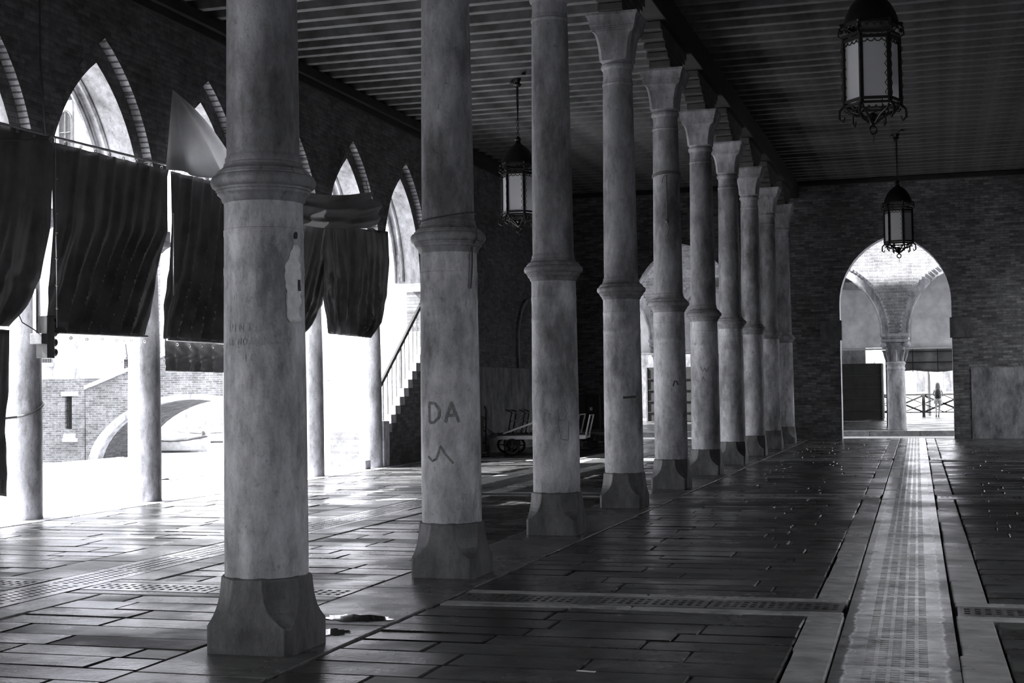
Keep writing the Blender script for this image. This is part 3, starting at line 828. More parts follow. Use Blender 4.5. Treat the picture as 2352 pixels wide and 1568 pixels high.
# translucent cone-shaped sheet and the slung awning
P = []
for j in range(31):
    v = j / 30; row = []
    for i in range(41):
        u = i / 40
        y = 19.29 + (19.08 - 19.29) * v; z = 6.23 + (4.98 - 6.23) * v
        y2 = 19.29 + (21.9 - 19.29) * v; z2 = 6.23 + (5.02 - 6.23) * v + .22 * math.sin(PI * v)
        yy_ = y + (y2 - y) * u; zz_ = z + (z2 - z) * u
        row.append((TX + 0.06 + v * (0.10 * math.sin(u * 17) * (1 - u * .3) + .16 * math.sin(PI * u)), yy_ - .28, zz_))
    P.append(row)
tag(MB().grid(P).build('tarpaulin', 'tarp_thin', solid=.004), 'thin translucent sheet fanning down from a point beside the second arch', 'tarpaulin', TG)
P = []
for j in range(31):
    v = j / 30; row = []
    for i in range(61):
        u = i / 60
        yt = 21.6 + (26.5 - 21.6) * u; zt = 5.22 + .42 * u ** 1.3 - .12 * math.sin(PI * u)
        yb = 21.6 + (26.6 + .25 * math.sin(PI * v) - 21.6) * u; zb = 4.62 + .30 * u ** 1.5 - .06 * math.sin(PI * u)
        y = yt + (yb - yt) * v; z = zt + (zb - zt) * v
        fold = .16 * math.sin(PI * v) + .07 * math.sin(v * 15 + u * 2) * (1 - u * .4) + .03 * math.sin((u + v) * 20) * u
        row.append((-10.86 + fold, y, z))
    P.append(row)
tag(MB().grid(P).build('tarpaulin', 'tarp_grey', solid=.004), 'slack grey sheet slung like an awning across the arch right of the nearest column', 'tarpaulin', TG)
# rails, eyelets, ropes
def rail(label, pts, r=.018, eyelets=True, seed=0, mat='steel'):
    mb = MB(); mb.tube(pts, r, 8); o = mb.build('pole', mat); tag(o, label, 'pole')
    if eyelets:
        a, b = Vector(pts[0]), Vector(pts[-1]); n = int((b - a).length / .34)
        m0 = None
        for k in range(n):
            p = a + (b - a) * ((k + .5) / n)
            q = m0.copy() if m0 else MB().tube([(0.018 * math.cos(t * PI / 4), 0.0, .018 * math.sin(t * PI / 4)) for t in range(8)], .006, 6, True).build('eyelet', 'steel', o)
            if m0: C.objects.link(q)
            m0 = m0 or q
            q.location = (p.x + .07, p.y, p.z - .07 - .01 * (k % 2))
    return o
rail('long steel pole along the top edges of the black tarpaulins at the left', [(-11.03, 12.9, 4.97), (-11.03, 15.95, 5.01), (-11.03, 19.0, 5.07), (-11.03, 21.9, 5.11)])
rail('pole along the lower hem of the large tarpaulin under the big arch', [(-11.03, 16.1, 2.44), (-11.03, 18.3, 2.46)])
rail('pole along the lower hem of the tarpaulin just left of the nearest column', [(-11.03, 18.85, 2.43), (-11.03, 21.8, 2.43)])
mb = MB(); mb.tube([(-10.98, 15.98, 5.0), (-10.98, 15.98, 4.2), (-10.98, 16.0, 3.4), (-10.98, 16.0, 2.5)], .007, 6)
for z in (4.45, 4.0, 3.75, 3.4, 3.05, 2.75): mb.sphere((-10.97, 15.99, z), .018, 8)
tag(MB().tube([(-11.16, 15.9, 7.45), (-11.16, 15.92, 6), (-11.1, 15.95, 5.0)], .012, 6).build('rope', 'soot'), 'thin black cable running up the brick wall at the upper left', 'rope')
tag(mb.build('rope', 'steel'), 'thin line with shiny clips hanging in front of the leftmost arcade column', 'rope')
mb = MB(); mb.tube([(-11.2, 19.02, 5.02), (-11.2, 19.02, 4.35)], .014, 8); mb.tube([(-11.0, 19.02, 4.35), (-11.0, 19.01, 3.6), (-11.0, 19.0, 3.1)], .01, 6)
for z in (4.9, 4.55, 4.3, 3.95): mb.tube([(-11.2 + .035 * math.cos(t * PI / 4), 19.02 + .035 * math.sin(t * PI / 4), z) for t in range(8)], .006, 6, True)
tag(mb.build('pole', 'steel'), 'short bright pole in the gap between the two big black tarpaulins', 'pole')
mb = MB(); mb.tube([(-10.9, 26.6, 4.93), (-11.0, 27.3, 4.9), (-11.1, 27.85, 4.86), (-11.1, 28.05, 4.84)], .012, 6); mb.tube([(-10.9, 26.5, 5.64), (-11.15, 27.0, 5.95)], .008, 6); mb.tube([(-11.1, 27.9, 4.84), (-11.12, 28.0, 5.0)], .015, 6)
tag(mb.build('rope', 'dark_metal'), 'taut lines holding the slung grey sheet to the last arcade pier', 'rope')
mb = MB(); mb.tube([(-11.0, 12.9, 4.62), (-11.0, 14.4, 4.72), (-11.0, 15.4, 4.86), (-11.0, 15.9, 5.0)], .009, 6)
tag(mb.build('rope', 'rope'), 'slack cable crossing the tarpaulin at the upper left edge', 'rope')
# strap round leftmost arcade column
pts = [(AX + .252 * math.cos(t), LC[8] + .252 * math.sin(t), 1.45 + .11 * math.sin(t)) for t in [(-2.2 + k * .18) for k in range(20)]]
pts = [(-11.5, 14.2, 1.2), (-11.33, 15.3, 1.33)] + pts[5:]
mb = MB(); mb.tube(pts, .018, 6)
tag(mb.build('strap', 'grey_metal'), 'strap wound round the leftmost arcade column and pulled off to the left', 'strap')
# canal traffic light
t = thing('traffic_light', 'traffic light with round visors fixed to the leftmost arcade column, seen from its side', 'traffic light', (-11.12, 15.98, 0))
MB().box(-.09, .09, -.11, .05, 2.10, 2.66).build('housing', 'dark_metal', t, bevel=.01)
for k in range(4):
    MB().tube([(0, .05, 2.58 - k * .13), (0, .16, 2.57 - k * .13)], [.055, .06], 14).build('lamp_visor', 'dark_metal', t)
MB().box(-.08, .1, -.25, -.11, 2.28, 2.42).build('junction_box', 'plinth', t, bevel=.008)
MB().box(-.07, -.02, -.2, -.15, 2.42, 3.0).build('conduit', 'arcade_column', t)
mb = MB(); mb.tube([(.02, -.2, 2.42), (.06, -.35, 2.46), (.0, -.52, 2.55), (-.02, -.6, 2.7)], .008, 6); mb.build('cable', 'dark_metal', t)

# ================================================================== LANTERNS
def make_lantern():
    t = thing('hanging_lantern', '', 'lantern')
    R = 0.335; ZT, ZB = 1.13, 0.38; N = 6
    vert = [(R * math.cos(PI / 6 + k * PI / 3), R * math.sin(PI / 6 + k * PI / 3)) for k in range(N)]
    for k in range(N):
        a, b = vert[k], vert[(k + 1) % N]; m = MB()
        ins = lambda p, f: (p[0] * f, p[1] * f)
        a1_, b1_ = ins(a, .95), ins(b, .95)
        m.add([(a1_[0], a1_[1], ZB), (b1_[0], b1_[1], ZB), (b1_[0], b1_[1], ZT), (a1_[0], a1_[1], ZT)], [(0, 1, 2, 3)])
        m.build('glass_pane', 'pane', t, solid=.004)
    f = MB()
    for x, y in vert: f.bar((x, y, ZB - .04), (x * .985, y * .985, ZT + .04), .045, .03)
    for z, s, w in ((ZB, 1, .035), (ZT, 1, .04), (ZB - .05, .98, .03), (ZT + .2, .96, .05), (ZT + .06, 1.0, .03)):
        for k in range(N):
            a, b = vert[k], vert[(k + 1) % N]; f.bar((a[0] * s, a[1] * s, z), (b[0] * s, b[1] * s, z), .025, w)
    f.build('frame', 'iron', t)
    sc = MB()      # scroll work: wavy lines beside the bars, cusps above and below the panes
    for k in range(N):
        a, b = Vector(vert[k]), Vector(vert[(k + 1) % N]); d = (b - a).normalized()
        nrm = Vector((a.x + b.x, a.y + b.y)).normalized()
        for base, sg in ((a, 1), (b, -1)):
            pts = []
            for q in range(61):
                z = ZB + .03 + (ZT - ZB - .06) * q / 60; ph = q / 60 * 6 * 2 * PI
                off = .038 + .022 * math.sin(ph)
                pts.append((base.x + d.x * off * sg + nrm.x * .012, base.y + d.y * off * sg + nrm.y * .012, z + .012 * math.sin(2 * ph)))
            if k % 2 == (0 if sg > 0 else 1): sc.tube(pts, .0045, 5)
        # outer fringe scrolls
        pts = [(a.x * (1.06 + .05 * math.sin(q / 40 * 5 * 2 * PI)), a.y * (1.06 + .05 * math.sin(q / 40 * 5 * 2 * PI)), ZB + (ZT - ZB) * q / 40) for q in range(41)]
        sc.tube(pts, .0045, 5)
        L = (b - a).length
        for q in range(4):
            c = a + d * (L * (q + .5) / 4)
            for zc, s2 in ((ZT - .03, -1), (ZT + .13, 1), (ZB - .09, -1)):
                rr = .035
                pts = [(c.x + d.x * rr * math.cos(w) * 1.1, c.y + d.y * rr * math.cos(w) * 1.1, zc + rr * math.sin(w) * s2) for w in [PI * z_ / 8 for z_ in range(9)]]
                sc.tube(pts, .007, 5)
    sc.build('scrollwork', 'iron', t)
    cr = MB()
    for k in range(N):
        x, y = vert[k]
        for z0 in (ZT + .12, ZT + .2): cr.sphere((x * 1.08, y * 1.08, z0), .028, 7)
        cr.tube([(x * 1.0, y * 1.0, ZT + .03), (x * 1.18, y * 1.18, ZT + .07), (x * 1.14, y * 1.14, ZT + .16), (x * 1.0, y * 1.0, ZT + .22)], .012, 6)
    cr.build('crown', 'iron', t)
    MB().lathe([(.30, ZT + .20), (.335, ZT + .21), (.325, ZT + .26), (.30, ZT + .33), (.25, ZT + .43), (.18, ZT + .52), (.10, ZT + .58), (.06, ZT + .61), (.045, ZT + .66), (.07, ZT + .69), (.045, ZT + .72), (.02, ZT + .75)], 24).build('dome', 'iron', t)
    bt = MB()
    for k in range(N):
        x, y = vert[k]
        bt.tube([(x, y, ZB - .04), (x * 1.18, y * 1.18, ZB - .10), (x * 1.2, y * 1.2, ZB - .2), (x * 1.06, y * 1.06, ZB - .24), (x * 1.0, y * 1.0, ZB - .18)], [.018, .016, .018, .016, .01], 6)
        bt.tube([(x, y, ZB - .04), (x * .8, y * .8, ZB - .12), (x * .45, y * .45, ZB - .17), (x * .12, y * .12, ZB - .26)], .014, 6)
        x2, y2 = vert[(k + 1) % N]
        bt.tube([(x * .8, y * .8, ZB - .11), ((x + x2) * .36, (y + y2) * .36, ZB - .16), (x2 * .8, y2 * .8, ZB - .11)], .010, 6)
    bt.lathe([(.01, ZB - .30), (.04, ZB - .27), (.05, ZB - .24), (.03, ZB - .2), (.06, ZB - .17), (.02, ZB - .13)], 12)
    bt.build('base_scrolls', 'iron', t)
    fn = MB(); fn.tube([(.05 * math.cos(w), 0, ZB - .345 + .05 * math.sin(w)) for w in [2 * PI * q / 14 for q in range(14)]], .014, 6, True); fn.tube([(0, 0, ZB - .40), (.01, 0, ZB - .45), (0, 0, ZB - .5)], .005, 5)
    fn.build('finial_ring', 'iron', t)
    ch = MB(); z = ZT + .75; top = 7.70 - 4.68; k = 0
    while z < top - .05:
        aa = (k % 2) * PI / 2
        if k < 6: ch.tube([(math.cos(aa) * .022 * math.cos(w), math.sin(aa) * .022 * math.cos(w), z + .035 + .04 * math.sin(w)) for w in [2 * PI * q / 8 for q in range(8)]], .007, 5, True); z += .065
        else:
            ch.tube([(0, 0, z), (0, 0, top)], .014, 6); break
        k += 1
    for s in (-1, 1): ch.tube([(0, s * .02, ZT + 1.05), (0, s * .07, ZT + 1.5), (0, s * .05, top)], .004, 5)
    ch.lathe([(.05, top - .16), (.09, top - .12), (.05, top - .08), (.08, top - .02), (.08, top)], 12)
    ch.tube([(-.1, 0, top - .02), (-.06, 0, top - .15), (0, 0, top - .2)], .01, 6)
    ch.build('chain', 'iron', t)
    MB().box(-.03, .03, -.42, .42, top - .01, top + .025).build('ceiling_hook_bar', 'iron', t)
    return t
lan = make_lantern(); lan.location = (-0.66, 17.8, 4.68); lan.rotation_euler = (0, 0, math.radians(40))
lan['label'] = 'largest black iron lantern, nearest, hanging high in the right aisle'; lan['group'] = 'iron lanterns hanging from the ceiling'
dup(lan, (-7.73, 26.5, 4.68), math.radians(34), 'black iron lantern in the left aisle, half hidden behind the third column')
dup(lan, (-0.78, 35.6, 4.68), math.radians(21), 'smallest black iron lantern, hanging in front of the lit right archway')

# ================================================================== OUTSIDE, LEFT
OY = 45.0
mb = MB()
qp = [(-11.95, -25), (-20.1, -25), (-20.1, 32.3), (-13.9, 23.55), (-13.9, 27.0), (-14.3, 27.2), (-21.5, 41.8), (-21.5, 43.6), (-11.95, 43.6)]
def prism(mb, poly, z0, z1):
    n = len(poly); return mb.add([(x, y, z0) for x, y in poly] + [(x, y, z1) for x, y in poly], [tuple(range(n - 1, -1, -1)), tuple(range(n, 2 * n))] + [(k, (k + 1) % n, n + (k + 1) % n, n + k) for k in range(n)])
pv = struct(prism(mb, qp, -1.6, 0.0).build('quay_pavement', 'pavement'))
mb = MB()
for (xa, ya), (xb, yb) in zip(qp[1:6], qp[2:7]): mb.bar((xa, ya, .0), (xb, yb, .0), .3, .03)
mb.build('coping_stone', 'pale_stone', pv)
mb = MB(); mb.add([(-140, -60, -.8), (-11.9, -60, -.8), (-11.9, 140, -.8), (-140, 140, -.8)], [(0, 1, 2, 3)])
mb.add([(-11.9, 66, -.8), (60, 66, -.8), (60, 140, -.8), (-11.9, 140, -.8)], [(0, 1, 2, 3)])
tag(mb.build('canal_water', 'water'), 'pale rippled canal water beyond the quay and under the brick bridge', 'water', None, 'stuff')
# opposite house
h = thing('waterside_house', 'pale plastered house with a brick base, seen across the canal under the tarpaulins', 'house', (0, 0, 0))
MB().box(-40.5, -29.71, OY, OY + 2.6, 2.25, 15.5).build('plaster_wall', 'opp_plaster', h)
def wall_hole(name, mat, par, xa, xb, za, zb, hx0, hx1, hz0, hz1, y0, y1):
    m = MB(); m.box(xa, hx0, y0, y1, za, zb); m.box(hx1, xb, y0, y1, za, zb); m.box(hx0, hx1, y0, y1, za, hz0); m.box(hx0, hx1, y0, y1, hz1, zb)
    return m.build(name, mat, par)
wall_hole('brick_base', 'opp_brick', h, -40.5, -29.73, -1.2, 2.25, -30.56, -30.26, .41, 1.60, OY, OY + 2.5)
g_ = MB().box(-30.7, -30.1, OY + .25, OY + .3, .3, 1.7).build('window', 'window_dark', h)
b = MB()
for k in range(3): b.tube([(-30.5 + .09 * k, OY + .08, .4), (-30.5 + .09 * k, OY + .08, 1.6)], .01, 6)
for k in range(6): b.tube([(-30.6, OY + .08, .5 + .19 * k), (-30.2, OY + .08, .5 + .19 * k)], .01, 6)
b.build('window_grille', 'iron', g_)
MB().box(-30.68, -29.98, OY - .06, OY + .02, 1.62, 1.78).build('window_lintel', 'pale_stone', h)
MB().loft([[(x, OY + .2, .41), (x, OY - .05, .2), (x, OY - .05, .08), (x, OY + .2, .1)] for x in (-30.6, -30.1)]).box(-30.62, -30.02, OY - .08, OY, -.06, .08).build('window_sill', 'pale_stone', h)
wn = MB().box(-31.6, -31.1, OY - .01, OY + .01, 2.86, 3.25).build('window', 'window_dark', h)
b = MB()
for k in range(7): b.tube([(-31.55 + .075 * k, OY - .03, 2.84), (-31.55 + .075 * k, OY - .03, 3.27)], .009, 6)
b.build('window_grille', 'steel', wn)
MB().box(-31.7, -31.0, OY - .12, OY, 2.70, 2.84).build('window_sill', 'pale_stone', h)
o_ = outline(-30.47, .27, 11.75, .36, 10.6)
wn = MB(); wn.add([(u, OY - .02, z) for u, z in o_], [tuple(range(len(o_)))]); wn = wn.build('window', 'window_dark', h, solid=.02)
fr = MB(); fr.tube([(u, OY - .04, z) for u, z in o_], .035, 6); fr.tube([(-30.47, OY - .04, 10.6), (-30.47, OY - .04, 12.1)], .02, 6); fr.tube([(-30.7, OY - .04, 11.3), (-30.25, OY - .04, 11.3)], .02, 6)
fr.build('window_frame', 'grey_metal', wn)
b = MB(); b.box(-40.5, -29.55, OY - .28, OY, 13.0, 13.2); b.box(-40.5, -29.6, OY - .2, OY, 12.85, 13.0)
for k in range(21): b.box(-29.7 - k * .5 - .2, -29.7 - k * .5, OY - .2, OY, 12.5, 12.85)
b.build('cornice', 'plinth', h)
MB().tube([(-30.11, OY - .08, 9.5), (-30.11, OY - .08, 13)], .035, 8).build('drainpipe', 'plinth', h)
MB().box(-30.12, -29.9, OY - .015, OY, 2.26, 5.0).build('stained_render_strip', 'arcade_column', h)
# house behind the bridge ramp
h = thing('shuttered_house', 'flaking brick and render house behind the bridge ramp', 'house', (0, 0, 0))
MB().box(-38.0, -30.6, 50, 51.8, -1.2, 15).build('wall', 'opp_brick', h)
MB().box(-33.4, -32.7, 49.93, 50, 1.0, 15).build('render_patch', 'white_wall', h)
for xa in (-32.45, -31.4):
    MB().box(xa, xa + .42, 49.9, 50, 3.05, 4.3).build('shutter', 'white_paint', h)
MB().box(-33.4, -30.6, 49.85, 50, 2.35, 2.6).build('ledge', 'pale_stone', h)
pl = thing('climbing_plant', 'leafy climbing plant at the top of the bridge ramp', 'plant', (-28.3, 46.0, 2.3))
mb = MB()
for k in range(5): mb.tube([(.08 * k - .2, 0, 0), (.1 * k - .3 + .1 * math.sin(k), .05, .7), (.15 * k - .35, .02, 1.2 + .15 * (k % 3))], .015, 5)
mb.build('stems', 'wood', pl)
mb = MB(); rr = random.Random(5)
for k in range(150):
    c = Vector((rr.gauss(.05, .26), rr.gauss(0, .14), abs(rr.gauss(.6, .4)))); a = rr.uniform(0, 6.28); s_ = rr.uniform(.03, .06)
    d1 = Vector((math.cos(a), math.sin(a), rr.uniform(-.5, .5))) * s_; d2 = Vector((-math.sin(a), math.cos(a), rr.uniform(-.5, .8))) * s_ * .6
    mb.add([c - d1, c - d2, c + d1, c + d2], [(0, 1, 2, 3)])
mb.build('leaves', 'leaf', pl)
h = thing('shading_house', 'unseen tall house added on the far bank to shade the brick bridge', 'house', (0, 0, 0))  # out of view, added to throw shade on the bridge and waterside house
MB().box(-52, -41, 22, 44.8, -1.2, 18.5).build('wall', 'opp_plaster', h)
MB().box(-52.3, -40.7, 21.7, 44.9, 18.5, 18.8).build('eaves', 'plinth', h)
# bridge
br = thing('brick_bridge', 'small brick bridge with a pale stone arch over the side canal', 'bridge', (0, 0, 0))
XC = -25.35; XL, XR = -29.69, -20.9
def ell(a, b, n=30): return [(XC + a * math.cos(PI - PI * k / n), -1.2 + b * math.sin(PI * k / n)) for k in range(n + 1)]
def topz(x): return 3.38 - .35 * max(0, abs(x - XC))
i1 = ell(4.28, 2.83); i0 = ell(3.9, 2.63)
for Y_ in (OY, OY + 3.2):
    mb = MB()
    pts = [(XL, -1.2)] + i1[:] + [(XR, -1.2)]
    for p, q in zip(pts[:-1], pts[1:]):
        mb.add([(p[0], Y_, p[1]), (q[0], Y_, q[1]), (q[0], Y_, topz(q[0])), (p[0], Y_, topz(p[0]))], [(0, 1, 2, 3)])
    mb.build('spandrel_wall', 'opp_brick', br, recalc=False)
mb = MB()
for p, q in zip(i0[:-1], i0[1:]): mb.add([(p[0], OY + .3, p[1]), (q[0], OY + .3, q[1]), (q[0], OY + 3.2, q[1]), (p[0], OY + 3.2, p[1])], [(0, 1, 2, 3)])
mb.build('vault', 'brick_yz', br, recalc=False)
MB().loft([[(x, OY + .1, topz(x) - .9), (x, OY + 3.1, topz(x) - .9), (x, OY + 3.1, topz(x) - 1.05), (x, OY + .1, topz(x) - 1.05)] for x in (XL, -27.5, XC, -23, XR)]).build('deck', 'pavement', br)
mb = MB(); xs_ = [XL + k * .5 for k in range(18)]
for Y_ in (OY, OY + 3.2):
    mb.loft([[(x, Y_ - .1, topz(x) - .02), (x, Y_ + .16, topz(x) - .02), (x, Y_ + .16, topz(x) + .12), (x, Y_ - .1, topz(x) + .12)] for x in xs_])
mb.build('coping', 'pale_stone', br)
mb = MB()
for p, q, a, b2 in zip(i1[:-1], i1[1:], i0[:-1], i0[1:]):
    mb.add([(p[0], OY - .06, p[1]), (q[0], OY - .06, q[1]), (b2[0], OY - .06, b2[1]), (a[0], OY - .06, a[1]), (p[0], OY + .3, p[1]), (q[0], OY + .3, q[1]), (b2[0], OY + .3, b2[1]), (a[0], OY + .3, a[1])],
           [(0, 1, 2, 3), (3, 2, 6, 7), (0, 4, 5, 1), (4, 7, 6, 5)])
mb.build('arch_stones', 'pale_stone', br)
def boat(x, y, l, rz, cover, label):
    t = thing('moored_boat', label, 'boat', (x, y, -.85), rz)
    secs = []
    for k in range(13):
        u = k / 12
        w = max(.04, .8 * (1 - abs(2 * u - .9) ** 2.6)); sheer = .5 + .18 * (2 * u - 1) ** 2
        X_ = (u - .5) * l
        secs.append([(X_, -w, sheer), (X_, -w * .8, .15), (X_, 0, -.05), (X_, w * .8, .15), (X_, w, sheer), (X_, w * .9, sheer), (X_, 0, .3), (X_, -w * .9, sheer)])
    MB().loft(secs, True).build('hull', 'boat', t)
    if cover:
        P = []
        for i in range(17):
            u = i / 16; X_ = (u - .5) * l * .92; w = max(.05, .82 * (1 - abs(2 * u - .9) ** 2.6)); row = []
            for j in range(13):
                v = j / 12; row.append((X_, (v * 2 - 1) * w, .55 + .18 * (2 * u - 1) ** 2 + cover * math.sin(PI * v) ** .7 * math.sin(PI * min(1, u * 1.05 + .02)) + .03 * math.sin(v * 19 + u * 9)))
            P.append(row)
        MB().grid(P).build('canvas_cover', 'tarp_thin', t, solid=.01)
    MB().tube([((u / 8 - .5) * l, -max(.04, .8 * (1 - abs(u / 4 - .9) ** 2.6)) , .52 + .18 * (u / 4 - 1) ** 2) for u in range(9)], .03, 6).build('rubbing_strake', 'wood', t)
    return t
boat(-30.6, 53.2, 2.6, .1, .10, 'low pale boat moored under the bridge arch')
boat(-34.9, 63.5, 3.6, .3, 1.3, 'boat under a tent-like grey canvas cover behind the mooring poles')
for k, (x, y, hh, rr_) in enumerate([(-31.45, 55.4, 1.6, .10), (-32.6, 59.0, 1.5, .13), (-30.5, 55.6, 1.3, .07), (-32.6, 61.2, 1.3, .10), (-31.9, 60.6, 1.2, .10)]):
    o = MB().tube([(0, 0, -1.2), (0, 0, hh * .4), (.02, 0, hh)], [rr_, rr_, rr_ * .8], 10).build('mooring_pole', 'arcade_column' if k < 3 else 'wood'); o.location = (x, y, 0)
    tag(o, ['leftmost pale mooring pole seen under the bridge arch', 'middle pale mooring pole seen under the bridge arch', 'right pale mooring pole seen under the bridge arch', 'dark mooring pole behind the jetty', 'short dark mooring pole beside the jetty'][k], 'pole')
t = thing('wooden_jetty', 'pale wooden jetty on dark posts seen under the bridge arch', 'jetty', (-29.9, 57.8, -.2), .1)
MB().box(-2.2, 3.0, -.5, .5, .1, .25).build('deck', 'white_wall', t)
for x in (-1.8, -.6, .6, 1.8):
    MB().tube([(x, -.45, -1.3), (x, -.45, .15)], .10, 8).build('post', 'wood', t)
# canal-side houses in the sun, beyond the open arch
h = thing('sunlit_house', 'tall sunlit house with balconies seen through the open pointed arch', 'house', (0, 0, 0))
MB().box(-20.8, -15.6, 42, 52, -1.2, 17.0).build('wall', 'white_wall', h)
for X_ in (-20.1, -19.0, -17.7, -16.6):
    for z in (2.0, 5.2, 8.4):
        w_ = MB().box(X_ - .4, X_ + .4, 41.97, 42.05, z, z + 1.6).build('window', 'arcade_column', h)
        m = MB(); m.box(X_ - .5, X_ + .5, 41.75, 42, z - .14, z - .04)
        for q in range(7): m.tube([(X_ - .45 + .15 * q, 41.78, z - .04), (X_ - .45 + .15 * q, 41.78, z + .55)], .012, 5)
        m.tube([(X_ - .5, 41.78, z + .55), (X_ + .5, 41.78, z + .55)], .02, 6); m.build('balcony', 'arcade_column', h)
h = thing('far_palace', 'pale palace front far behind the canal', 'house', (0, 0, 0))
MB().box(-60, -26, 78, 90, -1.2, 16).build('wall', 'white_wall', h)
for k in range(9):
    for z in (1.5, 5, 9): MB().box(-58 + k * 3.6, -56.9 + k * 3.6, 77.95, 78.05, z, z + 2.0).build('window', 'plinth', h)
# staircase in the last bay
st = thing('outdoor_staircase', 'stone staircase with iron balusters rising behind the second column', 'staircase', (0, 0, 0))
n = 12; y0s, z0s = 28.32, .92; run, rise = .262, .19
tm = MB()
sx0, sx1 = -12.6, -11.32
for k in range(n):
    MB().box(sx0, sx1 + .04, y0s + run * k, y0s + run * (k + 1) + .04, z0s + rise * (k - 1), z0s + rise * k).build('step', 'pale_stone', st, bevel=.01)
    tm.box(sx0, sx1, y0s + run * k, y0s + run * (k + 1), 0, z0s + rise * (k - 1))
tm.build('brick_flank', 'brick_yz', st)
MB().box(-11.6, -11.22, 27.98, 28.32, 0, .98).build('newel_pier', 'pale_stone', st, bevel=.015)
hz = lambda y: z0s + rise * (y - y0s) / run + .92
MB().bar((sx1 - .05, 28.0, hz(28.0)), (sx1 - .05, 31.4, hz(31.4)), .05, .09).build('handrail', 'dark_metal', st)
for k in range(13):
    y = 28.08 + k * .262; zb_ = max(.98, z0s + rise * math.floor((y - y0s) / run))
    w_ = .05 if k in (0, 5, 10) else .022
    MB().bar((sx1 - .05, y, zb_), (sx1 - .05, y, hz(y)), w_).build('newel_post' if w_ > .03 else 'baluster', 'grey_metal', st)
t = MB().box(-11.62, -11.32, 27.2, 27.5, 0, .19).build('stone_block', 'pale_stone', None, bevel=.02); tag(t, 'low pale stone block on the floor before the staircase pier', 'block')

# ================================================================== SECOND LOGGIA beyond the far wall
LY = 46.6; GZ = .16
struct(MB().box(-14, 14, 43.6, 45.3, -.3, 0.0).build('lane_pavement', 'pavement'))
fl = struct(MB().box(-14, 14, 45.3, 66.0, -.3, GZ).build('loggia_floor', 'slab', None))
a_ = fl.data.color_attributes.new('tone', 'FLOAT_COLOR', 'POINT')
for q in a_.data: q.color = (.9, .9, .9, 1)
mb = MB(); x = -14
while x < 8: mb.box(x + .006, x + 1.5 - .006, 45.22, 45.7, -.05, GZ + .01); x += 1.5
mb.build('step_stone', 'kerb', fl, bevel=.015)
SP = 3.72; CX = [-1.2 + SP * k for k in range(-3, 3)]
FZ = 3.2
lw = MB(); hs = []; hs0 = []
for a, b in zip(CX[:-1], CX[1:]):
    c = (a + b) / 2; hs.append(outline(c, 1.45, FZ, 2.02, FZ)); hs0.append(outline(c, 1.69, FZ, 2.34, FZ))
arch_face(lw, CX[0] - 1, CX[-1] + 1, FZ, 7.4, hs, LY - .25, PF); arch_face(lw, CX[0] - 1, CX[-1] + 1, FZ, 7.4, hs, LY + .25, PF)
lw.box(CX[0] - 1, CX[-1] + 1, LY - .3, LY + 16, 7.4, 7.6)
lwo = struct(lw.build('loggia_facade', 'opp_brick_x', None, recalc=False))
mb = MB()
for h_ in hs: reveal(mb, h_, LY - .3, LY + .25, PF)
mb.build('arch_reveal', 'pale_stone', lwo, recalc=False)
mb = MB(); den = MB()
for h_, g_2 in zip(hs, hs0):
    annulus(mb, g_2, h_, LY - .3, PF); reveal(mb, g_2, LY - .3, LY - .24, PF)
    for (u, z), (u2, z2) in zip(g_2[:-1], g_2[1:]):
        for f in (0, .5):
            cu, cz = u + (u2 - u) * f, z + (z2 - z) * f; den.box(cu - .035, cu + .035, LY - .34, LY - .25, cz - .035, cz + .035)
    mb.tube([(u, LY - .3, z) for u, z in h_], .035, 6)
mb.build('arch_moulding', 'pale_stone', lwo, recalc=False); den.build('dentils', 'pale_stone', lwo)
struct(MB().box(CX[0] - 1, CX[-1] + 1, LY + .25, 62.5, 6.0, 6.2).build('loggia_ceiling', 'beam'))
lc = thing('capital_column', '', 'column')
MB().lathe([(.30, GZ), (.30, GZ + .05), (.285, GZ + .1), (.285, 1.2), (.275, 2.05), (.29, 2.07), (.29, 2.12), (.275, 2.14), (.275, 2.2), (.30, 2.24), (.31, 2.28), (.28, 2.32)], 40).build('shaft', 'pale_stone', lc)
mb = MB(); mb.lathe([(.26, 2.30), (.25, 2.36), (.26, 2.6), (.32, 2.8), (.38, 2.9)], 32)
for k in range(8):
    a = k * PI / 4; pts = [(.27 * math.cos(a), .27 * math.sin(a), 2.34), (.31 * math.cos(a), .31 * math.sin(a), 2.5), (.36 * math.cos(a), .36 * math.sin(a), 2.66), (.42 * math.cos(a), .42 * math.sin(a), 2.66)]
    mb.tube(pts, [.05, .06, .05, .03], 6)
mb.build('capital_bell', 'arcade_column', lc)
for sx in (-1, 1):
    for s2 in (-1, 1): MB().sphere((.36 * sx, .30 * s2, 2.86), .115, 12).build('volute', 'pale_stone', lc)
mb = MB(); mb.loft([sq_ring(a, .02, z) for z, a in ((2.93, .38), (2.97, .43), (3.02, .43), (3.03, .40), (3.08, .42), (3.12, .45), (3.2, .45))]); mb.build('abacus', 'pale_stone', lc)
names_l = ['column of the far loggia hidden left', 'column of the far loggia seen through the left archway', 'column of the far loggia hidden behind the brick pier', 'short thick column with a scrolled capital, framed by the lit right archway', 'column of the far loggia hidden to the right', 'column of the far loggia farthest right']
for k, x in enumerate(CX):
    c = lc if k == 0 else dup(lc, (0, 0, 0)); c.location = (x, LY, 0); c['group'] = 'columns of the far loggia'; c['label'] = names_l[k]
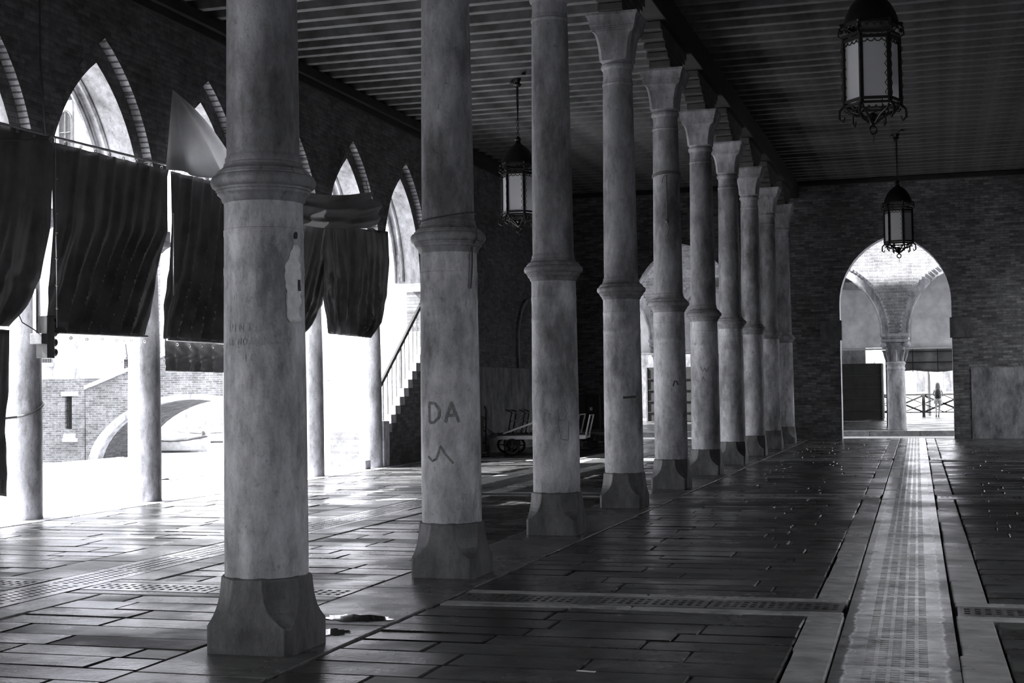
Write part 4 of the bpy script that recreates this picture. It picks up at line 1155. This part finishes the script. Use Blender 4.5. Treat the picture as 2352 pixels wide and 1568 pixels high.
# awnings in the loggia arches, with a pale bar along the hem
for k, (a, b) in enumerate(zip(CX[:-1], CX[1:])):
    P = []; top = [4.75, 4.75, 4.75, 5.4, 5.4][k]
    if k == 2: top = 4.72
    for j in range(19):
        v = j / 18; row = []
        for i in range(31):
            u = i / 30; x = a + .42 + (b - a - .84) * u
            row.append((x, LY + .52 + .09 * math.sin(PI * v) * math.sin(3 * u + 1.5 * v) + .03 * math.sin(8 * u + 5 * v), top - (top - 2.78) * v + (1 - v) * .06 * math.sin(6 * u)))
        P.append(row)
    o = MB().grid(P).build('awning', 'awning', None, solid=.006)
    tag(o, ['pale awning of the far loggia, hidden left', 'pale awning left of the column seen through the left archway', 'pale awning of the far loggia behind the brick pier', 'right pale awning framed by the lit right archway', 'pale awning of the far loggia, hidden right'][k] if k != 2 else 'left pale awning framed by the lit right archway', 'awning', 'pale awnings of the far loggia')
    o = MB().tube([(a + .3, LY + .5, 2.74), (b - .3, LY + .5, 2.74)], .03, 8).build('hem_pole', 'white_paint')
    tag(o, 'white pole along the hem of the far loggia awning', 'pole', 'hem poles of the far loggia awnings')
# dark stalls and screens inside
def stall(x0, x1, y0, y1, z1, label, shelves=True):
    t = thing('market_stall', label, 'stall', ((x0 + x1) / 2, y0, 0))
    w = (x1 - x0) / 2; d = y1 - y0
    MB().box(-w, w, 0, d, GZ + .04, z1).build('body', 'board', t)
    if shelves:
        for k in range(4): MB().box(-w, w, -.03, 0, GZ + .4 + k * (z1 - .6) / 4, GZ + .44 + k * (z1 - .6) / 4).build('slat', 'dark_metal', t)
    for s in (-1, 1): MB().box(s * w - .03, s * w + .03, -.04, .02, GZ, z1).build('post', 'grey_metal', t)
    return t
stall(-4.6, -2.05, 58.5, 60.5, 2.45, 'large dark closed stall left of the scrolled column')
stall(-1.62, -1.42, 50.5, 53.5, 2.6, 'narrow dark stall side just left of the scrolled column', False)
stall(-11.6, -7.6, 58.5, 60.5, 2.45, 'dark closed stall seen through the left archway')
stall(-7.4, -4.9, 58.0, 60.0, 2.45, 'dark closed stall behind the sixth column')
t = MB().grid([[(-1.4 + 5 * i / 20, 61.5 + .06 * math.sin(i * 1.3), 3.35 - (3.35 - 2.12 - .04 * math.sin(i * .8)) * j / 8) for i in range(21)] for j in range(9)]).build('dark_screen', 'tarp', None, solid=.01)
tag(t, 'dark checked screen hanging above the girl with the backpack', 'screen')
mb = MB()
for z in (2.5, 2.95): mb.box(-1.4, 3.6, 61.35, 61.4, z - .025, z + .025)
for x in (-.9, .1, 1.1, 2.1): mb.box(x - .02, x + .02, 61.35, 61.4, 2.1, 3.4)
mb.build('battens', 'board', t)
struct(MB().box(-14, -2.85, 62.3, 62.5, GZ + .07, 6.0).box(-2.85, -1.4, 62.3, 62.5, 3.2, 6.0).box(3.2, 14, 62.3, 62.5, GZ, 6.0).build('loggia_back_wall', 'plaster_dark'))
# railing
rl = thing('wooden_railing', 'dark railing with crossed bars behind the far loggia', 'railing', (0, 64.6, GZ))
MB().box(-8, 6, -.05, .05, .93, 1.01).build('top_rail', 'wood', rl); MB().box(-8, 6, -.03, .03, .17, .22).build('bottom_rail', 'wood', rl)
px_ = [-.0 + .55 - 1.72 * k + .0 for k in range(-3, 5)]; px_ = [-.53 + 1.72 * k for k in range(-3, 4)]
for x in px_: MB().box(x - .07, x + .07, -.07, .07, 0, 1.02).build('post', 'wood', rl)
for a, b in zip(px_[:-1], px_[1:]):
    m = MB(); m.bar((a, 0, .2), (b, 0, .93), .08); m.bar((a, 0, .93), (b, 0, .2), .08); m.bar((a, .02, .56), ((a + b) / 2, .02, .93), .04); m.bar((b, .02, .56), ((a + b) / 2, .02, .93), .04); m.bar((a, .02, .56), ((a + b) / 2, .02, .2), .04); m.bar((b, .02, .56), ((a + b) / 2, .02, .2), .04)
    m.build('crossed_bars', 'wood', rl)
for k, (x, y, hh) in enumerate([(-.35, 70, 2.3), (1.0, 73, 3.2), (1.9, 70, 2.0)]):
    o = MB().tube([(0, 0, -1.2), (0, 0, hh - .3), (0, 0, hh)], [.12, .11, .03], 8).build('mooring_pole', 'wood'); o.location = (x, y, 0)
    tag(o, ['pointed dark mooring pole left of the girl with the backpack', 'tall mooring pole behind the girl with the backpack', 'mooring pole right of the girl with the backpack'][k], 'pole')
h = thing('canal_palace', 'bright palace row across the wide canal behind the railing', 'house', (0, 0, 0))
MB().box(-40, 40, 112, 120, -1, 16).build('wall', 'white_wall', h)
for k in range(14):
    MB().box(-9 + k * 1.9, -8.2 + k * 1.9, 111.95, 112.05, 1.0, 3.4).build('window', 'plinth', h)
# ---- girl with backpack
def skin_body(name, verts, edges, radii, mat, parent, root=0, sub=2):
    me = bpy.data.meshes.new(name); me.from_pydata(verts, edges, []); me.materials.append(MT[mat])
    o = bpy.data.objects.new(name, me); C.objects.link(o); o.parent = parent
    sk = o.modifiers.new('skin', 'SKIN'); sk.use_smooth_shade = True
    for v, r in zip(me.skin_vertices[0].data, radii): v.radius = (r, r) if not isinstance(r, tuple) else r
    me.skin_vertices[0].data[root].use_root = True
    sb = o.modifiers.new('sub', 'SUBSURF'); sb.levels = sub; sb.render_levels = sub
    return o
pr = thing('person', 'girl with long hair, pale top, shorts and dark backpack leaning on the railing', 'person', (.075, 64.25, GZ))
pv_ = [(0, 0, .80), (0, .01, .95), (0, .03, 1.10), (0, .04, 1.20), (0, .05, 1.27), (0, .06, 1.33), (0, .07, 1.42),          # pelvis..head 0-6
       (-.13, .04, 1.19), (-.20, .02, .98), (-.13, .18, .88), (-.08, .22, .90),                                              # left arm to rail 7-10
       (.13, .04, 1.19), (.21, .02, .98), (.14, .18, .88), (.09, .22, .90),                                                 # 11-14
       (-.075, 0, .74), (-.08, .01, .44), (-.085, -.02, .09), (-.09, .08, .03),                                             # 15-18
       (.075, 0, .74), (.06, .03, .44), (.02, .0, .09), (.01, .1, .03)]
pe_ = [(0, 1), (1, 2), (2, 3), (3, 4), (4, 5), (5, 6), (3, 7), (7, 8), (8, 9), (9, 10), (3, 11), (11, 12), (12, 13), (13, 14), (0, 15), (15, 16), (16, 17), (17, 18), (0, 19), (19, 20), (20, 21), (21, 22)]
pr_ = [.12, .10, .115, .10, .045, .06, .085, .045, .035, .025, .028, .045, .035, .025, .028, .075, .05, .032, .034, .075, .05, .032, .034]
skin_body('body', pv_, pe_, pr_, 'skin', pr)
for s in (-1, 1):      # fingers resting on the rail
    m = MB()
    for q in range(4): m.tube([(s * .085 + (q - 1.5) * .016 * 1.0, .23, .90), (s * .085 + (q - 1.5) * .017, .27 + .008 * (q in (1, 2)), .895), (s * .085 + (q - 1.5) * .017, .29 + .01 * (q in (1, 2)), .875)], [.009, .008, .006], 6)
    m.tube([(s * .085 - s * .03, .21, .90), (s * .085 - s * .05, .24, .89)], [.010, .007], 6); m.build('fingers', 'skin', pr)
MB().lathe([(.135, .93), (.14, 1.0), (.14, 1.1), (.15, 1.16), (.13, 1.22), (.06, 1.265)], 24, (0, .03)).build('top', 'shirt', pr)
mb = MB(); mb.lathe([(.13, .96), (.155, .88), (.175, .78), (.17, .70)], 24)
for s in (-1, 1): mb.lathe([(.105, .72), (.11, .62), (.112, .56)], 18, (s * .078, .0))
mb.build('shorts', 'shorts', pr)
MB().sphere((0, .055, 1.39), .105, 14, (.95, 1.0, 1.12)).build('hair_cap', 'hair', pr)
mb = MB()
mb.loft([[( .1 * s * math.cos(a), .0 + .045 * math.sin(a) + dy, z) for a in [2 * PI * k / 14 for k in range(14)]] for z, s, dy in ((1.44, .8, .02), (1.36, 1.0, -.01), (1.26, 1.05, -.03), (1.16, .8, -.04))], True); mb.build('long_hair', 'hair', pr)
mb = MB(); mb.loft([[(.13 * s * (abs(math.cos(a)) ** .7) * (1 if math.cos(a) > 0 else -1), -.16 + .10 * s2 * math.sin(a), z) for a in [2 * PI * k / 20 for k in range(20)]] for z, s, s2 in ((.80, .7, .6), (.83, 1.0, 1.0), (.95, 1.08, 1.1), (1.1, .95, 1.0), (1.2, .7, .8), (1.24, .35, .5))], True)
bp_ = mb.build('backpack', 'backpack', pr); MB().box(-.085, .085, -.285, -.24, .84, .98).build('front_pocket', 'dark_metal', bp_, bevel=.02)
mb = MB()
for s in (-1, 1): mb.tube([(s * .08, -.1, 1.2), (s * .09, .02, 1.27), (s * .11, .15, 1.18), (s * .12, .13, 1.0), (s * .11, -.08, .88)], .014, 6)
mb.build('straps', 'backpack', bp_)
for s, x in ((-1, -.09), (1, .01)): MB().sphere((x, .05, .035), .05, 10, (.85, 2.2, .7)).build('shoe', 'soot', pr)

# ================================================================== CARTS AND SMALL THINGS
def handcart(x, y, rz, label, frames=5, L=2.2):
    t = thing('market_handcart', label, 'handcart', (x, y, 0), rz, None)
    f = MB()
    for s in (-1, 1): f.bar((-L / 2, s * .42, .42), (L / 2, s * .42, .42), .05, .09)
    for k in range(5): f.bar((-L / 2 + k * L / 4, -.42, .42), (-L / 2 + k * L / 4, .42, .42), .05, .06)
    f.build('frame', 'steel', t)
    MB().box(-L / 2, L / 2, -.42, .42, .465, .49).build('deck', 'dark_metal', t)
    for sx in (-1, 1):
        for s in (-1, 1):
            w = MB(); cx_, cy_ = sx * L * .33, s * .47
            w.tube([(cx_ + .17 * math.cos(a), cy_, .2 + .17 * math.sin(a)) for a in [2 * PI * k / 18 for k in range(18)]], .032, 8, True)
            w.tube([(cx_, cy_ - .05, .2), (cx_, cy_ + .05, .2)], .035, 8)
            for k in range(4): w.tube([(cx_, cy_, .2), (cx_ + .16 * math.cos(k * PI / 2), cy_, .2 + .16 * math.sin(k * PI / 2))], .014, 5)
            w.build('wheel', 'dark_metal', t)
            MB().bar((cx_, s * .40, .42), (cx_, s * .45, .2), .05).build('fork', 'dark_metal', t)
    h = MB(); h.tube([(L / 2, -.38, .45), (L / 2 + .12, -.38, .95), (L / 2 + .12, .38, .95), (L / 2, .38, .45)], .022, 8)
    h.build('push_handle', 'steel', t)
    h = MB(); h.tube([(-L / 2, 0, .42), (-L / 2 - .5, 0, .75), (-L / 2 - .55, .12, .8), (-L / 2 - .55, -.12, .8)], .02, 6); h.build('draw_bar', 'steel', t)
    return t
hc = handcart(-9.4, 34.1, .12, 'steel handcart parked by the left wall, carrying folded trestles')
handcart(-9.9, 35.2, .05, 'second steel handcart, behind the one with folded trestles')
handcart(-9.2, 37.4, -.5, 'low flat handcart seen between the third and fourth columns', 0, 2.4)
for k in range(5):
    a, b = .02 * k, .85 + .04 * (k % 3); m = MB(); x = -10.25 + .17 * k; y = 33.85 + .12 * (k % 2)
    for s in (0, .62): m.tube([(0, s, 0), (.10, s, .55)], .018, 6)
    for z in (.12, .32, .52): m.tube([(.02 + z * .18, 0, z), (.02 + z * .18, .62, z)], .016, 6)
    m.tube([(.1, 0, .55), (-.04, .02, .6), (-.04, .6, .6), (.1, .62, .55)], .018, 6)
    o = m.build('folded_trestle', 'steel' if k % 2 else 'dark_metal'); o.location = (x, y, .50); o.rotation_euler = (0, .12 * (k % 2), .1)
    tag(o, 'tubular folding trestle standing in the row on the steel handcart', 'trestle', 'folded trestles on the handcart')
m = MB(); A, B = Vector((-10.3, 33.62, .52)), Vector((-8.6, 33.8, 1.12)); off = Vector((0, .35, .02))
m.bar(A, B, .035); m.bar(A + off, B + off, .035)
for k in range(6): m.bar(A.lerp(B, (k + .5) / 6), A.lerp(B, (k + .5) / 6) + off, .035)
tag(m.build('ladder_rack', 'steel'), 'pale ladder-like rack lying aslant on the handcart load', 'rack')
t = thing('sack_truck', 'upright black sack truck against the left wall beside the handcarts', 'sack truck', (-10.85, 33.25, 0), .2)
m = MB()
for s in (-.2, .2): m.tube([(s, 0, .1), (s, .15, 1.12), (s * .9, .05, 1.2)], .02, 6)
for z in (.3, .6, .9): m.tube([(-.2, z * .13, z), (.2, z * .13, z)], .016, 6)
m.build('frame', 'dark_metal', t); MB().box(-.22, .22, -.22, 0.02, .02, .05).build('toe_plate', 'dark_metal', t)
for s in (-1, 1): MB().tube([(s * .25 - .03, .1, .13), (s * .25 + .03, .1, .13)], .12, 14).build('wheel', 'soot', t)
t = thing('black_bin', 'tall black market bin beside the handcarts at the left wall', 'bin', (-10.8, 32.4, 0))
MB().loft([sq_ring(.26, .04, .06), sq_ring(.31, .04, .92)]).build('body', 'soot', t); MB().loft([sq_ring(.33, .04, .92), sq_ring(.33, .04, .96), sq_ring(.2, .04, 1.0)]).build('lid', 'soot', t)
for s in (-1, 1): MB().tube([(s * .2 - .03, .24, .08), (s * .2 + .03, .24, .08)], .08, 12).build('wheel', 'dark_metal', t)
t = thing('steel_cabinet', 'dark cabinet with a small pale label at the far brick wall', 'cabinet', (-10.35, 42.6, 0))
MB().box(-.45, .42, 0, .36, .0, 1.42).build('body', 'dark_metal', t, bevel=.015)
d_ = MB().box(-.42, -.01, -.02, 0, .06, 1.38).build('door', 'dark_metal', t); MB().box(-.06, -.03, -.05, -.02, .7, .82).build('handle', 'steel', d_)
d_ = MB().box(.01, .40, -.02, 0, .06, 1.38).build('door', 'dark_metal', t); MB().box(.1, .19, -.025, -.02, .93, 1.03).build('label_plate', 'poster', d_)
# litter, puddles
o = MB().box(-.055, .055, -.012, .012, 0, .003).build('paper_scrap', 'white_paint'); o.location = (-1.93, 7.83, .006); o.rotation_euler = (0, 0, -.1)
tag(o, 'tiny white ticket lying on the dark paving near the front', 'litter')
m, t_, b_ = nt('puddle_water'); b_.inputs['Base Color'].default_value = g(.02); b_.inputs['Roughness'].default_value = .02; MT['puddle'] = m
for k, (x, y, a, b, lab) in enumerate([(-3.95, 9.32, .24, .14, 'puddle beside the nearest column on the pebbled band'), (-3.9, 8.75, .12, .12, 'small puddle at the right of the nearest plinth')]):
    rr = random.Random(k); n = 26; pts = [((1 + rr.uniform(-.3, .25)) * a * math.cos(2 * PI * q / n), (1 + rr.uniform(-.3, .25)) * b * math.sin(2 * PI * q / n), 0) for q in range(n)]
    o = MB().add(pts, [tuple(range(n))]).build('puddle', 'puddle', None, solid=.002); o.location = (x, y, .0065); tag(o, lab, 'puddle')
# unseen street front, added low and pale to shape light from the right
struct(MB().box(9.5, 12, -15, 46, -.3, 6.5).build('added_street_front', 'white_wall'))
struct(MB().box(3.4, 9.5, -15, 43.6, -.3, 0).build('street_pavement', 'pavement'))
struct(MB().box(-17, 8.5, -25, -7.6, -.3, 0).build('near_pavement', 'plinth'))
